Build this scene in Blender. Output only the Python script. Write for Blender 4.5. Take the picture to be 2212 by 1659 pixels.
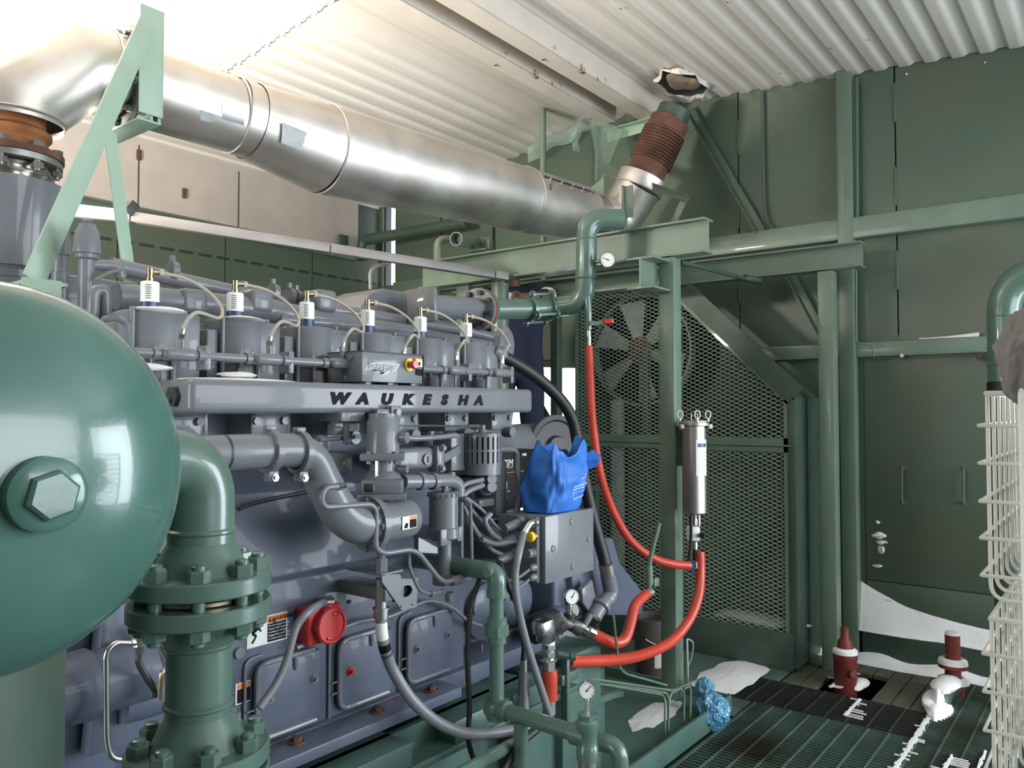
import bpy, bmesh, math, random
from mathutils import Vector as V, Matrix as M
random.seed(7)
S = bpy.context.scene
COL = S.collection
for o in list(bpy.data.objects): bpy.data.objects.remove(o)

# ------------------------------------------------------------ camera
HEAD, PITCH, FPX, CZ = math.radians(38.0), math.radians(1.85), 1706.0, 1.65
FW = V((math.cos(HEAD)*math.cos(PITCH), math.sin(HEAD)*math.cos(PITCH), math.sin(PITCH)))
RT = V((math.sin(HEAD), -math.cos(HEAD), 0)); UP = RT.cross(FW)
CAM = V((0, 0, CZ))
cd = bpy.data.cameras.new('camera'); cam = bpy.data.objects.new('camera', cd); COL.objects.link(cam)
cd.sensor_width = 36; cd.lens = 36*FPX/2212; cd.clip_start = .02; cd.clip_end = 200
cam.matrix_world = M(((RT.x, UP.x, -FW.x, 0), (RT.y, UP.y, -FW.y, 0), (RT.z, UP.z, -FW.z, CZ), (0, 0, 0, 1)))
S.camera = cam

# ------------------------------------------------------------ world (bright overcast winter sky, seen only through the openings)
w = bpy.data.worlds.new('winter_sky'); S.world = w; w.use_nodes = True
w.node_tree.nodes['Background'].inputs[0].default_value = (.86, .93, 1, 1)
w.node_tree.nodes['Background'].inputs[1].default_value = 4.0
S.view_settings.view_transform = 'Standard'; S.view_settings.look = 'None'
S.view_settings.gamma = 1; S.view_settings.use_curve_mapping = False
S.view_settings.exposure = -0.06

def area(name, loc, target, sx, sy, power, color, spread=180):
    l = bpy.data.lights.new(name, 'AREA'); l.shape = 'RECTANGLE'; l.size = sx; l.size_y = sy
    l.energy = power; l.color = color; l.spread = math.radians(spread)
    o = bpy.data.objects.new(name, l); COL.objects.link(o); o.location = loc
    o.rotation_euler = (V(target)-V(loc)).to_track_quat('-Z', 'Y').to_euler(); return o
# daylight through the open door at the right end of the far wall, out of frame, and through the doorway at the left end
area('daylight_far_door', (5.50, -2.75, 1.55), (1.2, 1.2, 1.45), 2.1, 2.9, 235, (.84, .92, 1))
area('daylight_left_doorway', (-2.55, 2.9, 1.7), (2.2, 3.6, 3.6), 1.8, 2.4, 90, (1, .95, .88))
area('daylight_front_window', (2.4, -4.15, 2.2), (2.0, 2.0, 1.6), 4.2, 2.6, 150, (.95, .97, 1))
# added fill lamp, out of view on the left, to brighten the white liner
area('added_fill_lamp', (.35, 4.15, 2.55), (1.5, 3.9, 4.05), .5, .3, 190, (1, .91, .80), 130)

# ------------------------------------------------------------ helpers
def P(u, v, x=None, y=None, z=None, d=None):
    r = FW+(u-1106)/FPX*RT-(v-829.5)/FPX*UP
    if x is not None: k = x/r.x
    elif y is not None: k = y/r.y
    elif z is not None: k = (z-CZ)/r.z
    else: k = d
    return CAM+k*r

def frame(axis):
    a = V(axis).normalized(); t = V((0, 0, 1)) if abs(a.z) < .9 else V((1, 0, 0))
    b = t.cross(a).normalized(); return b, a.cross(b), a

def fillet(pts, r, n=6):
    pts = [V(p) for p in pts]; out = [pts[0]]
    for i in range(1, len(pts)-1):
        a, b, c = pts[i-1], pts[i], pts[i+1]
        d1, d2 = (a-b), (c-b); l = min(r[i-1] if isinstance(r, (list, tuple)) else r, d1.length*.49, d2.length*.49)
        p, q = b+d1.normalized()*l, b+d2.normalized()*l
        for k in range(n+1):
            t = k/n; out.append(p*(1-t)**2+b*2*t*(1-t)+q*t*t)
    out.append(pts[-1]); return out

def cat(pts, n=8):
    pts = [V(p) for p in pts]; q = [pts[0]*2-pts[1]]+pts+[pts[-1]*2-pts[-2]]; out = []
    for i in range(1, len(q)-2):
        a, b, c, d = q[i-1:i+3]
        for k in range(n):
            t = k/n; out.append(.5*((2*b)+(c-a)*t+(2*a-5*b+4*c-d)*t*t+(3*b-a-3*c+d)*t**3))
    out.append(pts[-1]); return out

class MB:
    def __init__(s): s.bm = bmesh.new()
    def ring(s, c, bx, by, r, n, ph=0):
        return [s.bm.verts.new(c+bx*(r*math.cos(ph+2*math.pi*i/n))+by*(r*math.sin(ph+2*math.pi*i/n))) for i in range(n)]
    def skin(s, a, b):
        n = len(a)
        for i in range(n): s.bm.faces.new((a[i], a[(i+1) % n], b[(i+1) % n], b[i]))
    def box(s, c, size, rot=None, bev=0, seg=2):
        b = bmesh.new(); bmesh.ops.create_cube(b, size=1); bmesh.ops.scale(b, vec=size, verts=b.verts)
        if bev: bmesh.ops.bevel(b, geom=b.edges[:], offset=bev, segments=seg, affect='EDGES', profile=.5, clamp_overlap=True)
        m = M.Translation(V(c))
        if rot is not None: m = m @ (rot.to_4x4() if hasattr(rot, 'to_4x4') else M.Rotation(rot, 4, 'Z'))
        s.add(b, m); return s
    def ab(s, a, b, bev=0, seg=2):
        a, b = V(a), V(b); return s.box((a+b)/2, [abs(x) for x in (b-a)], None, bev, seg)
    def add(s, b, m):
        mp = {v: s.bm.verts.new(m @ v.co) for v in b.verts}
        for f in b.faces: s.bm.faces.new([mp[v] for v in f.verts])
        b.free()
    def cyl(s, p0, p1, r0, r1=None, n=20, cap=True, ph=0):
        p0, p1 = V(p0), V(p1); r1 = r0 if r1 is None else r1; bx, by, a = frame(p1-p0)
        A, B = s.ring(p0, bx, by, r0, n, ph), s.ring(p1, bx, by, r1, n, ph); s.skin(A, B)
        if cap: s.bm.faces.new(A[::-1]); s.bm.faces.new(B)
        return s
    def lathe(s, o, axis, prof, n=24, ph=0, cap=True):
        o = V(o); bx, by, a = frame(axis); last = None; first = None
        for r, h in prof:
            R = s.ring(o+a*h, bx, by, max(r, 1e-4), n, ph)
            if last: s.skin(last, R)
            else: first = R
            last = R
        if cap: s.bm.faces.new(first[::-1]); s.bm.faces.new(last)
        return s
    def tube(s, pts, r, n=10, cap=True, closed=False):
        pts = [V(p) for p in pts]; k = len(pts)
        T = [((pts[(i+1) % k] if closed or i < k-1 else pts[i])-(pts[i-1] if closed or i else pts[i])).normalized() for i in range(k)]
        bx, by, _ = frame(T[0]); rings = []
        for i in range(k):
            if i: 
                q = T[i-1].rotation_difference(T[i]); bx = q @ bx
                bx = (bx-T[i]*bx.dot(T[i])).normalized()
            by = T[i].cross(bx); rr = r[i] if isinstance(r, (list, tuple)) else r
            rings.append(s.ring(pts[i], bx, by, rr, n))
        for a, b in zip(rings, rings[1:]): s.skin(a, b)
        if closed: s.skin(rings[-1], rings[0])
        elif cap: s.bm.faces.new(rings[0][::-1]); s.bm.faces.new(rings[-1])
        return s
    def prism(s, poly, o, ux, uy, depth, bev=0):
        o, ux, uy = V(o), V(ux).normalized(), V(uy).normalized(); uz = ux.cross(uy)
        b = bmesh.new()
        A = [b.verts.new(o+ux*p[0]+uy*p[1]) for p in poly]; B = [b.verts.new(o+ux*p[0]+uy*p[1]+uz*depth) for p in poly]
        n = len(poly); b.faces.new(A[::-1]); b.faces.new(B)
        for i in range(n): b.faces.new((A[i], A[(i+1) % n], B[(i+1) % n], B[i]))
        bmesh.ops.recalc_face_normals(b, faces=b.faces[:])
        if bev: bmesh.ops.bevel(b, geom=b.edges[:], offset=bev, segments=2, affect='EDGES', profile=.5, clamp_overlap=True)
        s.add(b, M.Identity(4)); return s
    def bar(s, p0, p1, w, h, up=(0, 0, 1), bev=0):
        p0, p1 = V(p0), V(p1); a = (p1-p0).normalized(); u = V(up); u = (u-a*u.dot(a)).normalized(); v = u.cross(a)
        R = M((a, v, u)).transposed(); return s.box((p0+p1)/2, ((p1-p0).length, w, h), R, bev)
    def sph(s, c, r, sc=(1, 1, 1), n=16, m=10, rot=None):
        b = bmesh.new(); bmesh.ops.create_uvsphere(b, u_segments=n, v_segments=m, radius=r); bmesh.ops.scale(b, vec=sc, verts=b.verts)
        s.add(b, M.Translation(V(c)) @ (rot.to_4x4() if rot is not None else M.Identity(4))); return s
    def grid(s, fn, nu, nv, cu=False):
        g = [[s.bm.verts.new(fn(i/nu, j/nv)) for j in range(nv+1)] for i in range(nu+(0 if cu else 1))]
        k = len(g)
        for i in range(nu):
            for j in range(nv): s.bm.faces.new((g[i][j], g[(i+1) % k][j], g[(i+1) % k][j+1], g[i][j+1]))
        return s
    def text(s, txt, o, ux, uy, size, depth=.002, shear=0, bold=0, align='LEFT', sx=1, space=1):
        c = bpy.data.curves.new('t', 'FONT'); c.body = txt; c.size = size; c.extrude = depth/2; c.shear = shear; c.offset = bold
        c.align_x = align; c.space_character = space; c.resolution_u = 2
        t = bpy.data.objects.new('t', c); COL.objects.link(t); dg = bpy.context.evaluated_depsgraph_get()
        me = bpy.data.meshes.new_from_object(t.evaluated_get(dg)); b = bmesh.new(); b.from_mesh(me)
        ux, uy = V(ux).normalized(), V(uy).normalized(); uz = ux.cross(uy)
        m = M((( ux.x*sx, uy.x, uz.x, o[0]), (ux.y*sx, uy.y, uz.y, o[1]), (ux.z*sx, uy.z, uz.z, o[2]), (0, 0, 0, 1)))
        s.add(b, m); bpy.data.objects.remove(t); bpy.data.curves.remove(c); bpy.data.meshes.remove(me); return s
    def mesh(s, name, mat, off=(0, 0, 0), ang=38, recalc=True):
        if recalc: bmesh.ops.recalc_face_normals(s.bm, faces=s.bm.faces[:])
        bmesh.ops.translate(s.bm, vec=-V(off), verts=s.bm.verts[:])
        me = bpy.data.meshes.new(name); s.bm.to_mesh(me); s.bm.free()
        me.materials.append(mat)
        if ang:
            me.polygons.foreach_set('use_smooth', [True]*len(me.polygons)); me.set_sharp_from_angle(angle=math.radians(ang))
        return me
    def build(s, name, mat, parent=None, label=None, kind=None, ang=38):
        off = wloc(parent) if parent else V((0, 0, 0))
        o = bpy.data.objects.new(name, s.mesh(name, mat, off, ang)); COL.objects.link(o)
        if parent: o.parent = parent
        if label: o['label'] = label
        if kind: o['kind'] = kind
        return o
    def solo(s, name, mat, label, catg, group=None, kind=None, ang=38):
        """a thing that is one mesh: origin at the base of its bounding box"""
        cs = [v.co for v in s.bm.verts]
        lo = V([min(c[i] for c in cs) for i in range(3)]); hi = V([max(c[i] for c in cs) for i in range(3)])
        off = V(((lo.x+hi.x)/2, (lo.y+hi.y)/2, lo.z))
        o = bpy.data.objects.new(name, s.mesh(name, mat, off, ang)); COL.objects.link(o); o.location = off
        tag(o, label, catg, group, kind); return o

def wloc(o):
    l = V((0, 0, 0))
    while o: l = l+o.location; o = o.parent
    return l
def tag(o, label=None, catg=None, group=None, kind=None):
    for k, v in (('label', label), ('category', catg), ('group', group), ('kind', kind)):
        if v: o[k] = v
    return o
def thing(name, label, catg, loc, group=None):
    o = bpy.data.objects.new(name, None); COL.objects.link(o); o.location = loc; o.empty_display_size = .1
    return tag(o, label, catg, group)
def put(name, me, parent, loc, rot=None, label=None):
    """another object on shared mesh data, loc in world"""
    o = bpy.data.objects.new(name, me); COL.objects.link(o)
    if parent: o.parent = parent; o.location = V(loc)-wloc(parent)
    else: o.location = loc
    if rot is not None: o.rotation_euler = rot.to_euler() if hasattr(rot, 'to_euler') else rot
    if label: o['label'] = label
    return o
def dup(root, delta, label=None):
    r = root.copy(); COL.objects.link(r); r.location = root.location+V(delta)
    if label: r['label'] = label
    for ch in root.children:
        c = ch.copy(); COL.objects.link(c); c.parent = r
        for g in ch.children:
            d = g.copy(); COL.objects.link(d); d.parent = c
    return r
def rotto(axis):   # rotation taking +Z to axis
    return V((0, 0, 1)).rotation_difference(V(axis).normalized()).to_matrix()

# ------------------------------------------------------------ materials (all procedural)
def mat(name, col, rough=.5, metal=0, coat=0, var=.12, scale=6, bump=0, bscale=40, spec=.5, trans=0, alpha=1, col2=None, c2amt=(.55, .7), c2scale=9, rvar=.08, emit=0, stretch=None):
    m = bpy.data.materials.new(name); m.use_nodes = True; nt = m.node_tree; N = nt.nodes; L = nt.links
    b = N['Principled BSDF']; b.inputs['Metallic'].default_value = metal
    b.inputs['Specular IOR Level'].default_value = spec; b.inputs['Coat Weight'].default_value = coat; b.inputs['Coat Roughness'].default_value = .05
    b.inputs['Transmission Weight'].default_value = trans; b.inputs['Alpha'].default_value = alpha
    tc = N.new('ShaderNodeTexCoord'); vec = tc.outputs['Object']
    if stretch:
        mp = N.new('ShaderNodeMapping'); mp.inputs['Scale'].default_value = stretch; L.new(vec, mp.inputs[0]); vec = mp.outputs[0]
    nz = N.new('ShaderNodeTexNoise'); nz.inputs['Scale'].default_value = scale; nz.inputs['Detail'].default_value = 5; L.new(vec, nz.inputs['Vector'])
    rp = N.new('ShaderNodeValToRGB'); e = rp.color_ramp.elements
    e[0].position, e[1].position = .3, .7
    e[0].color = [max(0, c*(1-var)) for c in col]+[1]; e[1].color = [min(1, c*(1+var)) for c in col]+[1]
    L.new(nz.outputs['Fac'], rp.inputs[0]); out = rp.outputs[0]
    if col2:
        n2 = N.new('ShaderNodeTexNoise'); n2.inputs['Scale'].default_value = c2scale; n2.inputs['Detail'].default_value = 8; L.new(vec, n2.inputs['Vector'])
        r2 = N.new('ShaderNodeValToRGB'); r2.color_ramp.elements[0].position, r2.color_ramp.elements[1].position = c2amt
        L.new(n2.outputs['Fac'], r2.inputs[0])
        mx = N.new('ShaderNodeMix'); mx.data_type = 'RGBA'; L.new(r2.outputs[0], mx.inputs[0]); L.new(out, mx.inputs[6]); mx.inputs[7].default_value = list(col2)+[1]
        out = mx.outputs[2]
    L.new(out, b.inputs['Base Color'])
    mr = N.new('ShaderNodeMapRange'); mr.inputs[3].default_value = max(.02, rough-rvar); mr.inputs[4].default_value = min(1, rough+rvar)
    L.new(nz.outputs['Fac'], mr.inputs[0]); L.new(mr.outputs[0], b.inputs['Roughness'])
    if bump:
        n3 = N.new('ShaderNodeTexNoise'); n3.inputs['Scale'].default_value = bscale; n3.inputs['Detail'].default_value = 4; L.new(vec, n3.inputs['Vector'])
        bp = N.new('ShaderNodeBump'); bp.inputs['Strength'].default_value = bump; bp.inputs['Distance'].default_value = .01
        L.new(n3.outputs['Fac'], bp.inputs['Height']); L.new(bp.outputs[0], b.inputs['Normal'])
    if emit:
        L.new(out, b.inputs['Emission Color']); b.inputs['Emission Strength'].default_value = emit
    return m
MT = {}
def G(k, *a, **kw): MT[k] = mat(k, *a, **kw)
G('engine_grey', (.168, .178, .198), .38, coat=.30, spec=.30, var=.07, bump=.06, bscale=25, rvar=.06)
G('crankcase_grey', (.104, .124, .172), .40, coat=.15, spec=.3, var=.08, bump=.10, bscale=18, col2=(.42, .10, .09), c2amt=(.70, .72), c2scale=9)
G('vessel_green', (.066, .155, .127), .22, coat=.5, var=.06, bump=.05, bscale=30, rvar=.04)
G('pipe_green', (.092, .160, .130), .30, coat=.4, var=.08, bump=.04)
G('steel_green', (.140, .200, .152), .38, coat=.15, var=.09, bump=.04)
G('bracket_green', (.33, .46, .365), .45, var=.06, bump=.03)
G('skid_green', (.066, .128, .108), .42, coat=.1, var=.12, bump=.05, col2=(.10, .10, .08), c2amt=(.6, .8))
G('wall_green', (.080, .124, .088), .42, var=.10, scale=1.3, bump=.05, bscale=3, col2=(.118, .122, .086), c2amt=(.45, .75), c2scale=1.1)
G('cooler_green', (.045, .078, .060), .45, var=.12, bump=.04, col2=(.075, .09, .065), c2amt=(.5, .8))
G('mesh_green', (.24, .315, .26), .45, var=.06)
G('floor_green', (.070, .115, .092), .55, var=.2, col2=(.030, .026, .018), c2amt=(.52, .7), c2scale=2.2)
G('grating_dark', (.028, .032, .028), .5, var=.2)
G('plate_olive', (.075, .085, .052), .5, var=.25, scale=3, col2=(.06, .035, .02), c2amt=(.5, .7), c2scale=2.5)
G('ceiling_white', (.74, .69, .635), .33, var=.03, scale=2, bump=.03, bscale=14, spec=.6)
G('beam_white', (.66, .60, .535), .45, var=.05, bump=.03, col2=(.17, .085, .045), c2amt=(.655, .70), c2scale=7)
G('band_white', (.56, .50, .45), .6, var=.06, bump=.05)
G('stainless', (.74, .70, .66), .46, metal=1, var=.10, scale=4, bump=.05, bscale=6, rvar=.10, col2=(.56, .51, .47), c2amt=(.5, .8), c2scale=3)
G('bright_steel', (.72, .71, .68), .22, metal=1, var=.06)
G('dirty_stainless', (.46, .43, .40), .38, metal=1, var=.12, col2=(.66, .62, .55), c2amt=(.52, .72), c2scale=14, stretch=(1, 1, .16))
G('grey_steel', (.36, .36, .36), .4, metal=.9, var=.1)
G('dark_steel', (.05, .05, .052), .5, metal=.4, var=.2)
G('tray_grey', (.30, .285, .275), .5, metal=.3, var=.10, bump=.03)
G('rust', (.115, .052, .034), .85, var=.25, scale=12, bump=.15, col2=(.20, .10, .07), c2amt=(.5, .75))
G('rust_orange', (.33, .13, .045), .85, var=.3, scale=10, bump=.2)
G('red_hose', (.50, .050, .026), .38, coat=.15, var=.10, bump=.12, bscale=45)
G('red_paint', (.52, .028, .028), .35, coat=.3, var=.08)
G('dark_red', (.17, .026, .020), .55, var=.15, bump=.06)
G('black_rubber', (.012, .012, .013), .5, var=.2)
G('black_gloss', (.008, .008, .009), .45, var=.2, spec=.15)
G('conduit_grey', (.20, .21, .23), .42, coat=.08, var=.05)
G('white_plastic', (.78, .78, .76), .4, var=.03)
G('label_white', (.82, .82, .80), .5, var=.02)
G('label_black', (.014, .014, .016), .7, var=.05, spec=.12)
G('label_orange', (.80, .22, .03), .5, var=.03)
G('navy_plastic', (.030, .060, .150), .35, var=.05)
G('coil_cable', (.42, .385, .31), .45, var=.06)
G('brass', (.30, .25, .17), .35, metal=1, var=.1)
G('yellow', (.80, .56, .02), .45, var=.04)
G('blue_fabric', (.020, .150, .54), .55, var=.08, bump=.10, bscale=30)
G('blue_print', (.55, .72, .92), .6, var=.02)
G('blue_plastic', (.10, .30, .46), .25, coat=.4, var=.25, scale=14, bump=.2, alpha=.93)
G('green_plastic', (.28, .42, .36), .2, coat=.4, var=.15, alpha=.45)
G('clear_plastic', (.62, .66, .68), .25, coat=.4, var=.15, alpha=.62, bump=.2)
G('snow', (.80, .80, .80), .8, var=.03, bump=.25, bscale=60)
G('wire_cream', (.66, .64, .56), .35, coat=.2, var=.04)
G('navy_cloth', (.012, .017, .045), .85, var=.2, bump=.2, bscale=25)
G('skin', (.16, .08, .045), .55, var=.1)
G('hair', (.01, .008, .007), .7)
G('insulation', (.25, .18, .12), .95, var=.3, scale=20, bump=.4)
G('grey_cloth', (.20, .175, .165), .9, var=.12, bump=.2)
G('tape_silver', (.50, .52, .53), .55, var=.2, scale=15)
G('dial_white', (.80, .80, .77), .35, var=.01)
G('rubber_seal', (.02, .02, .02), .6)
G('bucket_brown', (.06, .05, .042), .6, var=.2)
G('galvanised', (.50, .51, .50), .5, metal=.3, var=.15)
G('outdoor_snow', (.80, .84, .88), .9, var=.03)
def m_(k): return MT[k]
# ============================================================ THE SETTING
XW, YB, YF, XL = 5.67, 6.2, -4.3, -2.7
def zr(y): return 4.085-.085*(3.1-y) if y < 3.1 else 4.085-.105*(y-3.1)
def struct(o): o['kind'] = 'structure'; return o
def wallgrp(name, mb, mt): o = mb.build(name, m_(mt)); struct(o); return o

# ground outside (snow) so the openings look out on something
struct(MB().ab((-30, -30, -.62), (40, 40, -.6)).build('ground_outside', m_('outdoor_snow')))
# sub floor under the grating + deck
fl = struct(MB().ab((XL, YF, -.45), (XW+.1, YB+.1, -.40)).build('floor', m_('floor_green')))

# --- far wall: backing sheet with openings, then proud vertical sheets
SL0, SL1 = 5.98, 6.13           # daylight slit in the corner
DO0, DO1, DOZ = 3.50, 4.62, 2.06  # open doorway beside the cooler
b = MB()
X0, X1 = XW+.02, XW+.10
b.ab((X0, YF, -.4), (X1, -3.95, 4.4)); b.ab((X0, -3.95, 3.1), (X1, -1.6, 4.4)); b.ab((X0, -1.6, -.4), (X1, DO0, 4.4)); b.ab((X0, DO0, DOZ), (X1, DO1, 4.4)); b.ab((X0, DO1, -.4), (X1, SL0, 4.4))
b.ab((X0, SL0, -.4), (X1, SL1, 2.5)); b.ab((X0, SL0, 3.82), (X1, SL1, 4.4)); b.ab((X0, SL1, -.4), (X1, YB+.1, 4.4))
wr = wallgrp('wall_right', b, 'dark_steel')
edges = [-1.6, -.15, 1.19, 2.27, 3.46]
for a, c in zip(edges, edges[1:]):
    MB().ab((XW-.012, a+.004, -.02), (XW+.02, c-.004, zr((a+c)/2)+.12), .002, 1).build('wall_sheet', m_('wall_green'), wr)
for a, c, z0, z1 in ((DO0, DO1, DOZ+.03, 4.2), (DO1+.03, 5.3, -.02, 4.1), (5.31, SL0-.02, -.02, 4.0), (SL1+.01, YB, -.02, 4.0), (SL0-.02, SL1+.01, -.02, 2.94)):
    MB().ab((XW-.012, a+.004, z0), (XW+.02, c-.004, z1), .002, 1).build('wall_sheet', m_('wall_green'), wr)
# stitched seam covers (dashed dark joints)
for y0 in (1.19, 2.27, -.15):
    for k in range(14):
        z = .2+k*.28
        if z < 4.0 and k % 2 == 0: MB().ab((XW-.020, y0-.007, z), (XW-.010, y0+.007, z+.26), .002, 1).build('seam_strip', m_('wall_green'), wr)
# bright steel dots stand in for daylight through two screw holes, top corner
for u, v in ((1959, 161), (2128, 136)):
    p = P(u, v, x=XW-.012); MB().cyl(p+V((-.008, 0, 0)), p, .007, n=10).build('daylight_dot', m_('bright_steel'), wr)
# girt along the far wall
MB().ab((XW-.10, -1.6, 2.80), (XW-.014, 5.9, 2.945), .01).build('trim_1', m_('steel_green'))['kind'] = 'structure'
# door in the far wall with crossbar, handles, bottom rail
d1 = struct(MB().ab((XW-.03, -.95, .52), (XW-.013, 1.40, 1.985), .004).build('door_1', m_('wall_green')))
MB().ab((XW-.03, -.95, .20), (XW-.013, 1.40, .512), .004).build('kick_panel', m_('wall_green'), d1)
MB().ab((XW-.075, .30, 2.0), (XW-.013, 3.05, 2.10), .008).build('crossbar', m_('steel_green'), d1)
MB().bar(P(1948, 768, x=XW-.09), P(1948, 768, x=XW-.09)+V((.05, 0, 0)), .02, .02).build('latch', m_('grey_steel'), d1)
for u in (1952, 2084):
    a, c = P(u, 1012, x=XW-.03), P(u, 1086, x=XW-.03)
    h = MB().tube(fillet([a, a+V((-.05, 0, 0)), c+V((-.05, 0, 0)), c], .02), .006, 8); h.cyl(a, a+V((-.006, 0, 0)), .018, n=10); h.cyl(c, c+V((-.006, 0, 0)), .018, n=10)
    h.build('handle', m_('wall_green'), d1)
pb = P(2120, 770, x=XW-.075); MB().cyl(pb, pb+V((-.03, 0, 0)), .028, n=12).cyl(pb, pb+V((-.06, 0, 0)), .012, n=8).build('bolt', m_('dark_steel'), d1)
MB().ab((XW-.10, -1.2, -.02), (XW-.013, 1.42, .19), .008).build('baseboard_right', m_('cooler_green'))['kind'] = 'structure'

# --- back wall (behind the engine) with the white insulated band under the eave
wb = wallgrp('wall_back', MB().ab((XL, YB, -.4), (XW+.1, YB+.08, 4.2)), 'wall_green')
for k in range(9): 
    x0 = XL+.05+k*.93; MB().ab((x0, YB-.02, 1.2), (x0+.92, YB, 3.215), .002, 1).build('wall_sheet', m_('wall_green'), wb)
for k in range(24):
    x0 = 1.9+k*.17; MB().ab((x0, YB-.028, 2.955), (x0+.12, YB-.02, 2.975), .002, 1).build('seam_strip', m_('dark_steel'), wb)
tb = struct(MB().ab((XL, YB-.13, 3.235), (5.26, YB-.02, 3.84), .004).build('trim_2', m_('band_white')))
for x in (3.02, 3.9): MB().ab((x, YB-.136, 3.235), (x+.006, YB-.128, 3.72)).build('joint', m_('dark_steel'), tb)
for x, z in ((3.02, 3.60), (3.40, 3.38)): MB().ab((x-.015, YB-.15, z), (x+.02, YB-.13, z+.08), .004).build('clip', m_('rust'), tb)
MB().ab((XL, YB-.05, 3.16), (5.3, YB-.02, 3.235), .004).build('trim_3', m_('steel_green'))['kind'] = 'structure'

# --- wall behind the camera, and the left end wall with its doorway
b = MB(); Y0, Y1 = YF-.08, YF
b.ab((XL, Y0, -.4), (.28, Y1, 4.4)); b.ab((4.52, Y0, -.4), (XW+.1, Y1, 4.4)); b.ab((.28, Y0, 3.52), (4.52, Y1, 4.4)); b.ab((.28, Y0, -.4), (4.52, Y1, .88))
wallgrp('wall_front', b, 'wall_green')
b = MB(); b.ab((XL-.08, YF, -.4), (XL, 1.9, 4.4)); b.ab((XL-.08, 3.9, -.4), (XL, YB, 4.4)); b.ab((XL-.08, 1.9, 3.1), (XL, 3.9, 4.4)); b.ab((XL-.08, 1.9, -.4), (XL, 3.9, .3))
wallgrp('wall_left', b, 'wall_green')

# --- ceiling: two pitched liner slopes, ribs running along the engine; sheets are separate overlapping pieces
cl = struct(MB().ab((XL, YF, 4.40), (XW+.1, YB+.1, 4.46)).build('ceiling', m_('dark_steel')))
def liner(x0, x1, y0, y1, drop):
    mb = MB(); prof = []; pitch = .155; y = y0; n = int((y1-y0)/pitch*10)
    for i in range(n+1):
        y = y0+(y1-y0)*i/n; ph = (y/pitch) % 1
        r = 0 if ph < .45 else (1 if .55 < ph < .9 else ((ph-.45)/.1 if ph <= .55 else (1-ph)/.1))
        prof.append((y, zr(y)-drop+.016*r))
    A = [mb.bm.verts.new((x0, y, z)) for y, z in prof]; B = [mb.bm.verts.new((x1, y, z)) for y, z in prof]
    for i in range(n): mb.bm.faces.new((A[i], A[i+1], B[i+1], B[i]))
    A2 = [mb.bm.verts.new((x0, y, z+.004)) for y, z in prof]; B2 = [mb.bm.verts.new((x1, y, z+.004)) for y, z in prof]
    for i in range(n): mb.bm.faces.new((B2[i], B2[i+1], A2[i+1], A2[i])); 
    for i in range(n): mb.bm.faces.new((A2[i], A2[i+1], A[i+1], A[i])); mb.bm.faces.new((B[i], B[i+1], B2[i+1], B2[i]))
    return mb
for x0, x1, dr in ((XL, .6, 0), (.58, 2.93, .006), (2.90, XW-.02, 0)):
    for y0, y1, d2 in ((YF, .4, .0), (.38, 3.0, .004), (3.0, 4.66, .004), (4.64, YB, 0)):
        liner(x0, x1, y0, y1, dr+d2).build('ceiling_sheet', m_('ceiling_white'), cl, ang=30)
# screws along the end lap
sc = MB().sph((0, 0, 0), .007, (1, 1, .6), 8, 5).mesh('screw', m_('bright_steel'))
for i in range(22): y = 3.35+i*.155/2; put('screw', sc, cl, (2.92, y, zr(y)-.014))
for i in range(14):
    y = random.uniform(.6, 2.6); x = random.uniform(3.4, 5.5); put('screw', sc, cl, (x, y, zr(y)-.006))
# purlins (white painted beams along the ridge)
def channel(mb, x0, x1, y0, y1, z0, z1, t=.008):
    mb.ab((x0, y0, z0), (x1, y1, z0+t), .002, 1); mb.ab((x0, y0, z0), (x1, y0+t, z1), .002, 1); mb.ab((x0, y0, z1-t), (x1, y1, z1), .002, 1); return mb
o = channel(MB(), XL, 5.27, 3.09, 3.235, 3.885, 4.075).solo('roof_purlin', m_('beam_white'), 'white painted roof beam with brown stains, left of the two ridge beams', 'beam', 'white ridge beams')
o = channel(MB(), XL, 5.52, 2.80, 2.945, 3.885, 4.055).solo('roof_purlin', m_('beam_white'), 'white painted roof beam with black scuffs, right of the two ridge beams', 'beam', 'white ridge beams')
# torn hole in the liner: flat black patch for the shade inside, insulation wad, bent liner flaps
hc = P(1472, 182, x=5.22); hr = thing('ceiling_hole', 'torn ragged hole in the ceiling liner with brown insulation hanging out', 'ceiling hole', hc)
hz = zr(hc.y)
def blob(c, r, sc, seed, n=18, m=12, amp=.25):
    rnd = random.Random(seed); ks = [(V((rnd.uniform(-1, 1), rnd.uniform(-1, 1), rnd.uniform(-1, 1))).normalized(), rnd.uniform(2, 5), rnd.uniform(0, 6)) for _ in range(7)]
    mb = MB(); b = bmesh.new(); bmesh.ops.create_uvsphere(b, u_segments=n, v_segments=m, radius=1)
    for v in b.verts:
        d = v.co.normalized(); k = 1+amp*sum(math.sin(d.dot(a)*f+p) for a, f, p in ks)/3
        v.co = V((d.x*sc[0], d.y*sc[1], d.z*sc[2]))*(r*k)
    mb.add(b, M.Translation(V(c))); return mb
hx, hy = hc.x, hc.y
mb = MB(); rnd = random.Random(3); pts = []
for i in range(20):
    a = 2*math.pi*i/20; r = 1+rnd.uniform(-.14, .14); pts.append((math.cos(a)*.26*r, math.sin(a)*.15*r))
mb.prism(pts, (hx, hy, hz-.022), (1, 0, 0), (0, 1, 0), .006); mb.build('hole_shade', m_('black_rubber'), hr)
blob((hx-.04, hy-.03, hz-.03), .085, (1.9, 1.0, .42), 5, amp=.35).build('insulation_wad', m_('insulation'), hr)
mb = MB()
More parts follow.
